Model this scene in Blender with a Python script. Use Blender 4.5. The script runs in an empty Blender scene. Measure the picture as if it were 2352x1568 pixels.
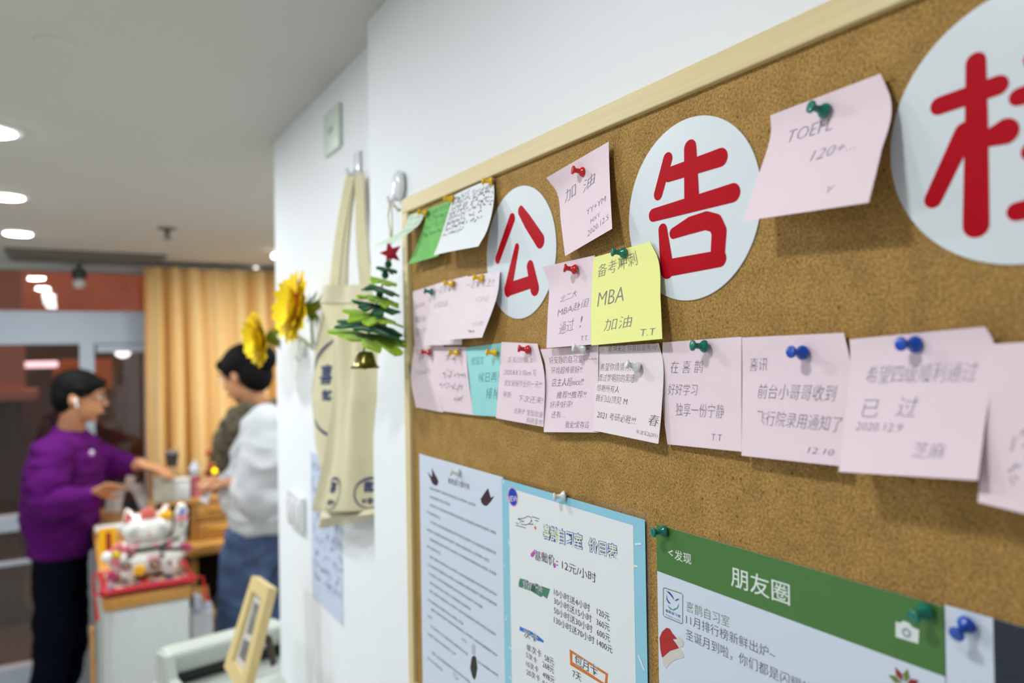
import bpy, bmesh, math, random
from mathutils import Vector, Matrix, noise
random.seed(7)
C = bpy.context.scene.collection
SC = bpy.context.scene
PI = math.pi
# ------------------------------------------------------------------ camera
F = 1690.0
TH = math.atan((1176 - 160) / F)
PT = math.atan(14.0 / F)
RO = 0.0160
CAMZ = 1.80
cam_pos = Vector((0, 0, CAMZ))
fw = Vector((math.sin(TH) * math.cos(PT), math.cos(TH) * math.cos(PT), math.sin(PT)))
r0 = Vector((math.cos(TH), -math.sin(TH), 0))
u0 = r0.cross(fw)
rt = r0 * math.cos(RO) - u0 * math.sin(RO)
up = u0 * math.cos(RO) + r0 * math.sin(RO)
cam = bpy.data.cameras.new('camera')
co = bpy.data.objects.new('camera', cam)
C.objects.link(co)
SC.camera = co
M = Matrix((rt, up, -fw)).transposed().to_4x4()
M.translation = cam_pos
co.matrix_world = M
cam.sensor_width = 36
cam.lens = F / 2352 * 36
cam.clip_start = 0.02
cam.dof.use_dof = True
cam.dof.focus_distance = 0.56
cam.dof.aperture_fstop = 4.2

# world: dim night surroundings
w = bpy.data.worlds.new('night')
SC.world = w
w.use_nodes = True
w.node_tree.nodes['Background'].inputs[0].default_value = (0.10, 0.07, 0.06, 1)
w.node_tree.nodes['Background'].inputs[1].default_value = 0.25
SC.view_settings.view_transform = 'Standard'
SC.view_settings.look = 'None'
SC.view_settings.exposure = 0.06
SC.view_settings.gamma = 1
SC.view_settings.use_curve_mapping = False
LAMP_W = 1.0          # scale of every ceiling and fill lamp
CZ = 2.282            # ceiling height


def ray(px, py):
    return fw + rt * ((px - 1176) / F) + up * ((784 - py) / F)


def onX(px, py, x):
    d = ray(px, py)
    return cam_pos + d * (x / d.x)


def onY(px, py, y):
    d = ray(px, py)
    return cam_pos + d * (y / d.y)


def onZ(px, py, z):
    d = ray(px, py)
    return cam_pos + d * ((z - CAMZ) / d.z)


def P(px, py, z):      # point at depth z
    return cam_pos + ray(px, py) * z


# ------------------------------------------------------------------ materials
def lin(c):
    return tuple((v / 255 / 12.92) if v / 255 <= 0.04045 else ((v / 255 + 0.055) / 1.055) ** 2.4 for v in c)


_m = {}


def mat(name, rgb, rough=0.6, metal=0, var=0.0, scale=40, bump=0.0, bscale=None, spec=0.5, trans=0.0,
        emit=None, estr=0, coat=0, stretch=None, rgb2=None, detail=3, sss=0.0, sheen=0.0):
    if name in _m:
        return _m[name]
    m = bpy.data.materials.new(name)
    m.use_nodes = True
    nt = m.node_tree
    b = nt.nodes['Principled BSDF']
    c = lin(rgb) + (1,)
    b.inputs['Base Color'].default_value = c
    b.inputs['Roughness'].default_value = rough
    b.inputs['Metallic'].default_value = metal
    b.inputs['Specular IOR Level'].default_value = spec
    b.inputs['Transmission Weight'].default_value = trans
    b.inputs['Coat Weight'].default_value = coat
    b.inputs['Sheen Weight'].default_value = sheen
    if emit:
        b.inputs['Emission Color'].default_value = lin(emit) + (1,)
        b.inputs['Emission Strength'].default_value = estr
    tc = nt.nodes.new('ShaderNodeTexCoord')
    vec = tc.outputs['Object']
    if stretch:
        mp = nt.nodes.new('ShaderNodeMapping')
        mp.inputs['Scale'].default_value = stretch
        nt.links.new(vec, mp.inputs[0])
        vec = mp.outputs[0]
    nz = nt.nodes.new('ShaderNodeTexNoise')
    nz.inputs['Scale'].default_value = scale
    nz.inputs['Detail'].default_value = detail
    nt.links.new(vec, nz.inputs['Vector'])
    if var > 0 or rgb2:
        cr = nt.nodes.new('ShaderNodeValToRGB')
        cr.color_ramp.elements[0].position = 0.3
        cr.color_ramp.elements[1].position = 0.7
        c2 = lin(rgb2) if rgb2 else tuple(v * (1 - var) for v in c[:3])
        cr.color_ramp.elements[0].color = tuple(c2) + (1,)
        cr.color_ramp.elements[1].color = c
        nt.links.new(nz.outputs['Fac'], cr.inputs[0])
        nt.links.new(cr.outputs[0], b.inputs['Base Color'])
    if bump > 0:
        bp = nt.nodes.new('ShaderNodeBump')
        bp.inputs['Strength'].default_value = bump
        bp.inputs['Distance'].default_value = 0.002
        nn = nz
        if bscale:
            nn = nt.nodes.new('ShaderNodeTexNoise')
            nn.inputs['Scale'].default_value = bscale
            nt.links.new(vec, nn.inputs['Vector'])
        nt.links.new(nn.outputs['Fac'], bp.inputs['Height'])
        nt.links.new(bp.outputs[0], b.inputs['Normal'])
    _m[name] = m
    return m


def cork_mat():
    m = bpy.data.materials.new('cork')
    m.use_nodes = True
    nt = m.node_tree
    N, L = nt.nodes, nt.links
    b = N['Principled BSDF']
    b.inputs['Roughness'].default_value = 0.75
    b.inputs['Specular IOR Level'].default_value = 0.25
    tc = N.new('ShaderNodeTexCoord')
    v = N.new('ShaderNodeTexVoronoi')
    v.inputs['Scale'].default_value = 900
    n1 = N.new('ShaderNodeTexNoise')
    n1.inputs['Scale'].default_value = 620
    n1.inputs['Detail'].default_value = 4
    n2 = N.new('ShaderNodeTexNoise')
    n2.inputs['Scale'].default_value = 55
    n3 = N.new('ShaderNodeTexNoise')
    n3.inputs['Scale'].default_value = 330
    n3.inputs['Detail'].default_value = 0
    for n in (v, n1, n2, n3):
        L.new(tc.outputs['Object'], n.inputs['Vector'])
    r1 = N.new('ShaderNodeValToRGB')
    e = r1.color_ramp.elements
    e[0].position = 0.34
    e[0].color = lin((122, 84, 36)) + (1,)
    e[1].position = 0.66
    e[1].color = lin((206, 168, 98)) + (1,)
    L.new(n1.outputs['Fac'], r1.inputs[0])
    r2 = N.new('ShaderNodeValToRGB')
    e = r2.color_ramp.elements
    e[0].color = lin((156, 114, 58)) + (1,)
    e[1].color = lin((192, 152, 84)) + (1,)
    L.new(v.outputs['Color'], r2.inputs[0])
    mx = N.new('ShaderNodeMixRGB')
    mx.inputs[0].default_value = 0.42
    L.new(r1.outputs[0], mx.inputs[1])
    L.new(r2.outputs[0], mx.inputs[2])
    r3 = N.new('ShaderNodeValToRGB')
    e = r3.color_ramp.elements
    e[0].position = 0.17
    e[0].color = lin((110, 72, 30)) + (1,)
    e[1].position = 0.24
    e[1].color = (1, 1, 1, 1)
    L.new(n3.outputs['Fac'], r3.inputs[0])
    mm = N.new('ShaderNodeMixRGB')
    mm.blend_type = 'MULTIPLY'
    mm.inputs[0].default_value = 0.6
    L.new(mx.outputs[0], mm.inputs[1])
    L.new(r3.outputs[0], mm.inputs[2])
    r4 = N.new('ShaderNodeMapRange')
    r4.inputs['From Min'].default_value = 0.3
    r4.inputs['From Max'].default_value = 0.7
    r4.inputs['To Min'].default_value = 0.82
    r4.inputs['To Max'].default_value = 1.02
    L.new(n2.outputs['Fac'], r4.inputs[0])
    m2 = N.new('ShaderNodeVectorMath')
    m2.operation = 'SCALE'
    L.new(mm.outputs[0], m2.inputs[0])
    L.new(r4.outputs[0], m2.inputs['Scale'])
    L.new(m2.outputs[0], b.inputs['Base Color'])
    bp = N.new('ShaderNodeBump')
    bp.inputs['Strength'].default_value = 0.55
    bp.inputs['Distance'].default_value = 0.0012
    L.new(n1.outputs['Fac'], bp.inputs['Height'])
    L.new(bp.outputs[0], b.inputs['Normal'])
    return m


def glass_mat(name='window_glass', tint=(1, 1, 1)):
    m = bpy.data.materials.new(name)
    m.use_nodes = True
    nt = m.node_tree
    nt.nodes.remove(nt.nodes['Principled BSDF'])
    t = nt.nodes.new('ShaderNodeBsdfTransparent')
    t.inputs[0].default_value = tint + (1,)
    g = nt.nodes.new('ShaderNodeBsdfGlossy')
    g.inputs['Roughness'].default_value = 0.02
    fr = nt.nodes.new('ShaderNodeLayerWeight')
    pw_ = nt.nodes.new('ShaderNodeMath')
    pw_.operation = 'POWER'
    pw_.inputs[1].default_value = 4.0
    nt.links.new(fr.outputs['Facing'], pw_.inputs[0])
    ad = nt.nodes.new('ShaderNodeMath')
    ad.operation = 'MULTIPLY_ADD'
    ad.inputs[1].default_value = 0.7
    ad.inputs[2].default_value = 0.045
    nt.links.new(pw_.outputs[0], ad.inputs[0])
    mx = nt.nodes.new('ShaderNodeMixShader')
    nt.links.new(ad.outputs[0], mx.inputs[0])
    nt.links.new(t.outputs[0], mx.inputs[1])
    nt.links.new(g.outputs[0], mx.inputs[2])
    nt.links.new(mx.outputs[0], nt.nodes['Material Output'].inputs[0])
    return m


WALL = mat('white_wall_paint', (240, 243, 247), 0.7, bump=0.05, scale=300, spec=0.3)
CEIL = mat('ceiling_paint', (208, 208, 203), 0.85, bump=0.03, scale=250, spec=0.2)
CORK = cork_mat()
PINE = mat('pale_pine', (226, 208, 158), 0.5, scale=6, stretch=(60, 1, 60), rgb2=(218, 198, 148), bump=0.05)
PINEV = mat('pale_pine_upright', (226, 208, 158), 0.5, scale=6, stretch=(60, 60, 1), rgb2=(218, 198, 148), bump=0.05)
OAK = mat('honey_wood', (205, 150, 76), 0.45, scale=14, stretch=(8, 1, 8), rgb2=(178, 122, 56), bump=0.08)
WHITE = mat('white_laminate', (202, 207, 206), 0.4, var=0.03)
PINK = mat('pink_paper', (239, 218, 228), 0.75, var=0.02, scale=8, bump=0.06, bscale=700, spec=0.2)
PINK2 = mat('pink_paper_pale', (240, 226, 233), 0.75, var=0.02, scale=8, bump=0.06, bscale=700, spec=0.2)
YELP = mat('yellow_paper', (244, 246, 158), 0.75, var=0.02, scale=8, bump=0.05, bscale=700, spec=0.2)
CYAN = mat('cyan_paper', (160, 224, 224), 0.75, var=0.02, scale=8, spec=0.2)
GREENP = mat('green_paper', (128, 200, 112), 0.75, var=0.08, scale=50, spec=0.2)
PALEG = mat('pale_green_paper', (214, 236, 214), 0.75, var=0.03, scale=40, spec=0.2)
WPAPER = mat('white_paper', (232, 236, 240), 0.6, var=0.02, scale=8, spec=0.3)
BPAPER = mat('cool_white_paper', (216, 226, 242), 0.4, var=0.02, scale=8, spec=0.4)
INK = mat('black_ink', (58, 58, 66), 0.7)
GREYINK = mat('grey_pencil', (132, 130, 140), 0.7)
PALEINK = mat('faded_grey_ink', (156, 152, 164), 0.7)
TEALINK = mat('teal_ink', (60, 120, 126), 0.7)
BLACKP = mat('black_print', (34, 34, 38), 0.5)
DISC = mat('glossy_white_vinyl', (222, 230, 236), 0.3, spec=0.3)
RED = mat('red_vinyl', (186, 14, 32), 0.45, var=0.03, spec=.06)
PINC = {
    'yellow': mat('yellow_plastic', (246, 196, 12), 0.22, spec=0.6),
    'red': mat('red_plastic', (208, 26, 34), 0.2, spec=0.6),
    'teal': mat('teal_plastic', (6, 122, 104), 0.2, spec=0.6),
    'white': mat('white_plastic', (226, 230, 230), 0.22, spec=0.6),
    'blue': mat('blue_plastic', (16, 78, 190), 0.2, spec=0.6)}
STEEL = mat('steel', (180, 180, 180), 0.3, 1)


# ------------------------------------------------------------------ mesh builder
class MB:
    def __init__(s):
        s.v, s.f, s.mi = [], [], []

    def add(s, v, f, mi=0):
        n = len(s.v)
        s.v += [tuple(x) for x in v]
        s.f += [tuple(i + n for i in q) for q in f]
        s.mi += [mi] * len(f)
        return s

    def box(s, a, b, mi=0):
        x0, y0, z0 = a
        x1, y1, z1 = b
        v = [(x, y, z) for z in (z0, z1) for y in (y0, y1) for x in (x0, x1)]
        f = [(0, 2, 3, 1), (4, 5, 7, 6), (0, 1, 5, 4), (2, 6, 7, 3), (0, 4, 6, 2), (1, 3, 7, 5)]
        return s.add(v, f, mi)

    def rbox(s, a, b, r=0.004, mi=0, seg=2):
        bm = bmesh.new()
        bmesh.ops.create_cube(bm, size=1)
        a, b = Vector(a), Vector(b)
        for v in bm.verts:
            v.co = Vector((a[i] + (v.co[i] + 0.5) * (b[i] - a[i]) for i in range(3)))
        bmesh.ops.bevel(bm, geom=bm.edges[:], offset=r, segments=seg, affect='EDGES', profile=0.5)
        bm.verts.index_update()
        s.add([v.co[:] for v in bm.verts], [[v.index for v in f.verts] for f in bm.faces], mi)
        bm.free()
        return s

    def tube(s, pts, rad, n=10, mi=0, cap=True, flat=1.0):
        pts = [Vector(p) for p in pts]
        if not hasattr(rad, '__len__'):
            rad = [rad] * len(pts)
        base = []
        prev = None
        for i, p in enumerate(pts):
            t = (pts[min(i + 1, len(pts) - 1)] - pts[max(i - 1, 0)]).normalized()
            if prev is None:
                a = t.orthogonal().normalized()
            else:
                a = (prev - t * prev.dot(t)).normalized()
            prev = a
            b = t.cross(a)
            base += [p + a * math.cos(k * 2 * PI / n) * rad[i] + b * math.sin(k * 2 * PI / n) * rad[i] * flat for k in range(n)]
        f = []
        for i in range(len(pts) - 1):
            for k in range(n):
                f.append((i * n + k, i * n + (k + 1) % n, (i + 1) * n + (k + 1) % n, (i + 1) * n + k))
        if cap:
            f.append(tuple(range(n - 1, -1, -1)))
            f.append(tuple((len(pts) - 1) * n + k for k in range(n)))
        return s.add(base, f, mi)

    def lathe(s, prof, org=(0, 0, 0), axis=(0, 0, 1), n=20, mi=0):   # prof: (r, h)
        ax = Vector(axis).normalized()
        a = ax.orthogonal().normalized()
        b = ax.cross(a)
        o = Vector(org)
        v = []
        for r, h in prof:
            v += [o + ax * h + (a * math.cos(k * 2 * PI / n) + b * math.sin(k * 2 * PI / n)) * r for k in range(n)]
        f = []
        for i in range(len(prof) - 1):
            for k in range(n):
                f.append((i * n + k, i * n + (k + 1) % n, (i + 1) * n + (k + 1) % n, (i + 1) * n + k))
        f.append(tuple(range(n - 1, -1, -1)))
        f.append(tuple((len(prof) - 1) * n + k for k in range(n)))
        return s.add(v, f, mi)

    def ell(s, c, r, rot=None, n=16, m=10, mi=0):
        c = Vector(c)
        v, f = [], []
        for i in range(m + 1):
            a = PI * i / m
            for k in range(n):
                p = Vector((math.sin(a) * math.cos(2 * PI * k / n) * r[0], math.sin(a) * math.sin(2 * PI * k / n) * r[1], math.cos(a) * r[2]))
                if rot:
                    p = rot @ p
                v.append(c + p)
        for i in range(m):
            for k in range(n):
                f.append((i * n + k, (i + 1) * n + k, (i + 1) * n + (k + 1) % n, i * n + (k + 1) % n))
        return s.add(v, f, mi)

    def prism(s, poly, off, mi=0):      # poly: list of 3D points, off: thickness vector
        n = len(poly)
        off = Vector(off)
        v = [Vector(p) for p in poly] + [Vector(p) + off for p in poly]
        f = [tuple(range(n)), tuple(range(2 * n - 1, n - 1, -1))] + [(i, i + n, (i + 1) % n + n, (i + 1) % n) for i in range(n)]
        return s.add(v, f, mi)

    def build(s, name, mats, parent=None, smooth=False, origin=None, weld=False):
        me = bpy.data.meshes.new(name)
        v = s.v
        if origin is not None:
            o = Vector(origin)
            v = [tuple(Vector(p) - o) for p in v]
        me.from_pydata(v, [], s.f)
        if not isinstance(mats, (list, tuple)):
            mats = [mats]
        for m in mats:
            me.materials.append(m)
        me.polygons.foreach_set('material_index', s.mi)
        bm = bmesh.new()
        bm.from_mesh(me)
        if weld:
            bmesh.ops.remove_doubles(bm, verts=bm.verts, dist=1e-6)
        bmesh.ops.recalc_face_normals(bm, faces=bm.faces)
        bm.to_mesh(me)
        bm.free()
        if smooth:
            me.polygons.foreach_set('use_smooth', [True] * len(me.polygons))
            try:
                me.set_sharp_from_angle(angle=math.radians(40 if smooth is True else smooth))
            except Exception:
                pass
        ob = bpy.data.objects.new(name, me)
        C.objects.link(ob)
        if origin is not None:
            ob.location = origin
        if parent:
            par(ob, parent)
        return ob


def world_of(o):
    m = o.matrix_basis.copy()
    if o.parent:
        m = world_of(o.parent) @ o.matrix_parent_inverse @ m
    return m


def par(ob, parent):
    ob.parent = parent
    ob.matrix_parent_inverse = world_of(parent).inverted()


def empty(name, loc, label=None, cat=None, group=None):
    o = bpy.data.objects.new(name, None)
    o.empty_display_size = 0.02
    o.location = loc
    C.objects.link(o)
    if label:
        tag(o, label, cat, group)
    return o


def tag(o, label, cat, group=None):
    o['label'] = label
    o['category'] = cat
    if group:
        o['group'] = group
    return o


def struct(o):
    o['kind'] = 'structure'
    return o


# ------------------------------------------------------------------ text
_tc = {}


def tmesh(text, off=0.0, shear=0.0):
    k = (text, off, shear)
    if k in _tc:
        return _tc[k]
    cu = bpy.data.curves.new('t', 'FONT')
    cu.body = text
    cu.size = 1
    cu.offset = off
    cu.shear = shear
    cu.resolution_u = 2
    cu.fill_mode = 'BOTH'
    ob = bpy.data.objects.new('t', cu)
    C.objects.link(ob)
    dg = bpy.context.evaluated_depsgraph_get()
    me = ob.evaluated_get(dg).to_mesh()
    v = [tuple(x.co) for x in me.vertices]
    f = [tuple(p.vertices) for p in me.polygons]
    bpy.data.objects.remove(ob)
    bpy.data.curves.remove(cu)
    if v:
        xs = [p[0] for p in v]
        ys = [p[1] for p in v]
        x0, x1, y1 = min(xs), max(xs), max(ys)
        y0 = min(ys)
        v = [((p[0] - x0) / max(x1 - x0, 1e-4), (p[1] - y0) / max(y1 - y0, 1e-4)) for p in v]
    _tc[k] = (v, f)
    return _tc[k]


def ribbon(pts, wd):           # 2D polyline -> flat rounded ribbon
    V, Fc = [], []
    n = len(pts)
    for i, p in enumerate(pts):
        a = pts[max(0, i - 1)]
        b = pts[min(n - 1, i + 1)]
        dx, dy = b[0] - a[0], b[1] - a[1]
        l = math.hypot(dx, dy) or 1
        nx, ny = -dy / l * wd / 2, dx / l * wd / 2
        V += [(p[0] + nx, p[1] + ny), (p[0] - nx, p[1] - ny)]
        if i:
            Fc.append((2 * i - 2, 2 * i - 1, 2 * i + 1, 2 * i))
    return V, Fc


# ------------------------------------------------------------------ board dimensions
BX = 0.366        # cork face
FX = 0.361        # face of the wooden frame
W1 = 0.380        # wall behind the board
W2 = 0.410        # recessed wall beyond the corner

yc1 = onX(850, 500, W1).y            # corner of the wall panel
ye2 = onX(631, 500, W2).y            # end of the recessed wall
YF = 4.40                            # far wall


# ================================================================== STRUCTURE
struct(MB().box((-2.6, -2.2, -0.1), (3.4, YF + 0.2, 0)).build('floor', mat('pale_floor_tile', (206, 204, 196), 0.4, var=0.1, scale=3)))
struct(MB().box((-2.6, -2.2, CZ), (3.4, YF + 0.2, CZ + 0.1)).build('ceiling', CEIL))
struct(MB().box((W1, -2.2, 0), (W1 + 0.12, yc1, CZ)).build('wall_right', WALL))
struct(MB().box((W2, yc1, 0), (W1 + 0.12, ye2, CZ)).build('wall_right_recess', WALL))
struct(MB().box((W1 + 0.12, ye2 - 0.1, 0), (3.4, ye2, CZ)).build('wall_side', WALL))
struct(MB().box((-2.7, -2.2, 0), (-2.6, YF + 0.2, CZ)).build('wall_left', WALL))
struct(MB().box((3.4, ye2, 0), (3.5, YF + 0.2, CZ)).build('wall_far_side', WALL))
struct(MB().box((-2.6, -2.3, 0), (3.4, -2.2, CZ)).build('wall_back', WALL))

# ---- far wall with glazing
BEAM = mat('painted_white_metal', (168, 178, 192), 0.45, var=0.03)
GLASS = glass_mat()
zt0 = onY(150, 622, YF).z            # bottom of the bulkhead
zb1 = onY(150, 715, YF).z            # top of the beam
zb0 = onY(150, 790, YF).z            # underside of the beam
xw1 = onY(345, 700, YF).x
xs0, xs1 = onY(183, 850, YF).x, onY(217, 850, YF).x
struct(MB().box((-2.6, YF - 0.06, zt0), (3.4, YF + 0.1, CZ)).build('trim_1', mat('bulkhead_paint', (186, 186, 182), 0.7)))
struct(MB().box((xw1, YF, 0), (3.4, YF + 0.1, zt0)).build('wall_far', WALL))
tw = MB().box((-2.6, YF - 0.03, zb0), (xw1, YF + 0.09, zb1)).build('window_1', BEAM)
struct(tw)
MB().box((-2.6, YF + 0.03, zb1 - .01), (xw1, YF + 0.036, zt0 + .01)).build('pane', GLASS, tw)
zs = onY(260, 762, YF).z
MB().box((xs1 + .01, YF - 0.015, zb0 - 0.045), (xw1, YF + 0.05, zb0 - 0.004)).build('window_frame', BEAM, tw)
MB().box((xs1, YF + 0.03, 0.03), (xw1, YF + 0.036, zb0)).build('pane', GLASS, tw)
MB().box((xw1 - .03, YF - 0.02, 0), (xw1, YF + 0.05, zb1)).build('jamb', BEAM, tw)
dr = MB()
xd0 = xs0 - 0.98
dr.box((xs0, YF - 0.03, 0), (xs1, YF + 0.06, zb0)).box((xd0, YF - 0.03, 0), (xd0 + .07, YF + 0.06, zb0))
za, zb_ = onY(30, 1218, YF).z, onY(30, 1184, YF).z
dr.box((xd0 + .07, YF - 0.02, za), (xs0, YF + 0.05, zb_))
zc_, zd_ = onY(40, 1578, YF).z, onY(40, 1530, YF).z
dr.box((xd0 + .07, YF - 0.02, max(0, zc_ - .05)), (xs0, YF + 0.05, zd_))
ze_ = onY(40, 1292, YF).z
dr.box((xd0 + .07, YF - 0.012, ze_ - .008), (xs0, YF + 0.03, ze_ + .008))
d1 = struct(dr.build('door_1', BEAM))
MB().box((xd0 + .07, YF + 0.012, 0.02), (xs0, YF + 0.018, zb0)).build('pane', GLASS, d1)
struct(MB().box((-2.6, YF - 0.02, 0), (xd0, YF + 0.09, zb0)).build('wall_far_left', mat('brown_panel', (92, 62, 40), 0.5, var=0.2, scale=6)))
# print on the door glass
def plane_strings(items, name, parent, m, fn):
    mb = MB()
    for (p0, p1, hp, s, off) in items:
        A, B = fn(*p0), fn(*p1)
        U = Vector(up)
        V, Fa = tmesh(s, off)
        h = hp * (A - cam_pos).dot(fw) / F
        mb.add([A + (B - A) * x + Vector((0, 0, 1)) * (y * h) for x, y in V], Fa)
    return mb.build(name, m, parent)


plane_strings([((8, 1000), (48, 998), 34, '喜鹊', 0), ((58, 997), (118, 995), 34, '自习室', 0)], 'lettering', d1,
              mat('brown_film', (40, 26, 18), 0.6), lambda x, y: onY(x, y, YF + 0.008))

# outside: brick-red facade across the way, with a canopy lamp and a lit shop
ext = MB()
FAC = mat('reddish_render', (176, 104, 82), 0.8, var=0.25, scale=2)
struct(MB().box((-9, 8.0, 2.02), (6, 8.2, 6)).build('exterior_wall', FAC))
struct(MB().box((-9, 8.05, -0.1), (6, 8.3, 2.02)).build('exterior_wall_lower', mat('brown_facade', (82, 47, 24), 0.7, var=0.5, scale=1.6)))
struct(MB().box((-9, YF + .25, -0.12), (6, 8.0, -0.02)).build('pavement', mat('dark_paving', (60, 48, 40), 0.7, var=0.2, scale=5)))
pl = onY(18, 830, 6.0)
e = empty('pillar', (pl.x - .12, 6.2, 0), 'pinkish stone pillar outside, at the left edge of the glass door', 'pillar')
MB().box((pl.x - 0.32, 6.0, 1.56), (pl.x + 0.08, 6.4, 2.6)).box((pl.x - .36, 5.96, 1.5), (pl.x + .16, 6.44, 1.56)).build('shaft', mat('pink_stone', (206, 140, 124), 0.7, var=.05), e)
MB().box((pl.x - 0.30, 6.02, -.02), (pl.x + 0.06, 6.38, 1.5)).build('plinth', mat('brown_facade', (54, 31, 17)), e)
p = onY(94, 837, 6.6)
e = empty('lamp', p, 'bar of pinkish light glowing outside behind the door glass', 'lamp')
MB().rbox((p.x - .11, 6.58, p.z - .022), (p.x + .11, 6.62, p.z + .022), .01).build('lamp_tube', mat('pink_glow', (255, 225, 225), emit=(255, 205, 215), estr=1.4), e)
MB().rbox((p.x - .12, 6.62, p.z - .03), (p.x + .12, 6.65, p.z + .03), .004).build('housing', mat('dark_metal', (40, 36, 34), .5), e)
MB().box((p.x - .012, 6.64, p.z - .012), (p.x + .012, 8.06, p.z + .012)).build('bracket', mat('dark_metal', (40, 36, 34), .5), e)
p = onY(282, 808, 6.8)
e = empty('lamp', p, 'round white lamp glowing outside, right of the door frame', 'lamp')
MB().ell(p, (.055, .04, .045)).build('bulb', mat('white_glow', (255, 245, 240), emit=(255, 240, 240), estr=2.5), e, True)
MB().tube([p + Vector((0, 0, .04)), p + Vector((0, 0, .2)), p + Vector((0, 1.26, .2))], .012).build('bracket', mat('dark_metal', (40, 36, 34), .5), e)
p = onY(182, 850, 7.4)
e = empty('crate', (p.x, 7.4, 0), 'orange lit board leaning outside behind the door glass', 'board')
MB().box((p.x - .2, 7.4, 1.50), (p.x + .25, 7.44, 1.76)).build('panel', mat('orange_board', (190, 110, 50), .7, var=.2, scale=4), e)
for sx in (-.22, .19):
    MB().box((p.x + sx, 7.41, -.02), (p.x + sx + .03, 7.44, 1.51)).build('leg', mat('dark_metal', (40, 36, 34), .5), e)
def add_light(name, typ, loc, energy, color, size=0.1, parent=None, spread=None, rot=None):
    l = bpy.data.lights.new(name, typ)
    l.energy = energy
    l.color = color
    if typ == 'AREA':
        l.shape = 'DISK'
        l.size = size
        if spread:
            l.spread = spread
    else:
        l.shadow_soft_size = size
    o = bpy.data.objects.new(name, l)
    C.objects.link(o)
    o.location = loc
    if rot:
        o.rotation_euler = rot
    if parent:
        par(o, parent)
    return o


add_light('street_light', 'AREA', (-2.0, 6.0, 4.4), 110, (1, .62, .42), 1.2)
add_light('street_light', 'AREA', (1.0, 6.0, 4.4), 40, (1, .6, .4), 1.2)

# ---- ceiling lamps, then added fill lamps
TRIM = mat('lamp_trim', (235, 235, 235), .4)
LENS = mat('lamp_lens', (255, 255, 255), emit=(255, 250, 244), estr=38)
lamps = [(P_[0], P_[1], P_[2], P_[3]) for P_ in (
    (-0.17, 3.47, 8.0, 'round ceiling lamp farthest from the camera in the left row'),
    (-0.16, 2.68, 7.0, 'round ceiling lamp next in the left row, cut by the picture edge'),
    (-0.14, 1.91, 5.0, 'round ceiling lamp with only its rim showing at the left picture edge'),
    (-0.15, 1.13, 3.3, 'round ceiling lamp above the corner of the recessed wall'),
    (-0.15, 0.36, 2.6, 'round ceiling lamp straight above the cork board'))]
for i, (x, y, pw, lb) in enumerate(lamps):
    e = empty('ceiling_lamp', (x, y, CZ), lb, 'ceiling lamp', 'round lamps set in the ceiling')
    MB().lathe([(.044, 0), (.062, 0), (.06, -.004), (.046, -.005)], (x, y, CZ)).build('trim_ring', TRIM, e, True)
    MB().lathe([(.045, -.001), (.046, -.006), (.040, -.0085), (.01, -.0095)], (x, y, CZ)).build('lens', LENS, e, True)
    add_light('bulb', 'AREA', (x, y, CZ - .012), pw * LAMP_W, (.93, .985, 1), .09, e)
for (x, y, pw, lb) in ((-1.7, -.6, 3, 'behind the camera'), (-1.7, 1.5, 15, 'halfway down the left side'), (-1.7, 3.0, 9, 'before the glazing at far left'), (1.2, 2.5, 12, 'behind the wall end, above the woman'), (1.7, 3.4, 14, 'deep in the hidden right corner')):  # unseen fill lamps, added to brighten the room and the curtain end
    e = empty('ceiling_lamp', (x, y, CZ), 'added round fill lamp out of view, ' + lb, 'ceiling lamp', 'added fill lamps outside the view')
    MB().lathe([(.07, 0), (.1, 0), (.095, -.004), (.075, -.005)], (x, y, CZ)).build('trim_ring', TRIM, e, True)
    MB().lathe([(.07, -.001), (.07, -.003), (.01, -.0035)], (x, y, CZ)).build('lens', LENS, e, True)
    add_light('bulb', 'AREA', (x, y, CZ - .008), pw * LAMP_W, (.93, .985, 1), .14, e)

# small spots near the curtain
for px, py, lb in ((631, 588, 'small bright spotlight at the ceiling beside the wall end'),
                   (588, 618, 'small faint spotlight above the top of the curtain')):
    p = onZ(px, py, CZ - .03)
    if px == 588:
        p = onY(px, py, YF - .13)
    e = empty('spotlight', (p.x, p.y, CZ), lb, 'spotlight')
    MB().lathe([(.022, 0), (.022, -.006), (.006, -.008), (.006, min(-.012, p.z - CZ + .012))], (p.x, p.y, CZ), n=14).build('mount', TRIM, e, True)
    MB().ell((p.x, p.y, p.z), (.014, .014, .012), n=12, m=8).build('bulb', mat('spot_glow%d' % px, (255, 255, 255), emit=(255, 252, 248), estr=7 if px == 631 else 2.2), e, True)
    if px == 631:
        add_light('lamp', 'AREA', (p.x, p.y, p.z - .02), 5, (1, .95, .86), .03, e)

# ---- ceiling fittings
DK = mat('dark_grey_metal', (92, 90, 84), .5)
a, b = onZ(8, 567, CZ), onZ(388, 580, CZ)
c_ = onZ(20, 592, CZ)
e = empty('air_vent', ((a.x + b.x) / 2, a.y, CZ), 'long dark air vent slot in the ceiling before the glazing', 'air vent')
MB().box((a.x, c_.y, CZ - .012), (b.x, a.y, CZ - .001)).build('grille', mat('vent_dark', (112, 106, 98), .6), e)
for k in range(5):
    yy = c_.y + (a.y - c_.y) * (k + .5) / 5
    MB().box((a.x + .01, yy - .006, CZ - .02), (b.x - .01, yy + .006, CZ - .011)).build('slat', mat('vent_slat', (128, 122, 112), .5), e)
p = onZ(384, 524, CZ)
e = empty('sprinkler', p, 'small dark fire sprinkler hanging from the ceiling', 'sprinkler')
MB().lathe([(.034, 0), (.034, -.004), (.012, -.008), (.01, -.02), (.007, -.03), (.005, -.034)], p, n=16).build('body', DK, e, True)
MB().lathe([(.004, -.034), (.017, -.038), (.017, -.041), (.003, -.044)], p, n=12).build('deflector', DK, e, True)
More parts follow.
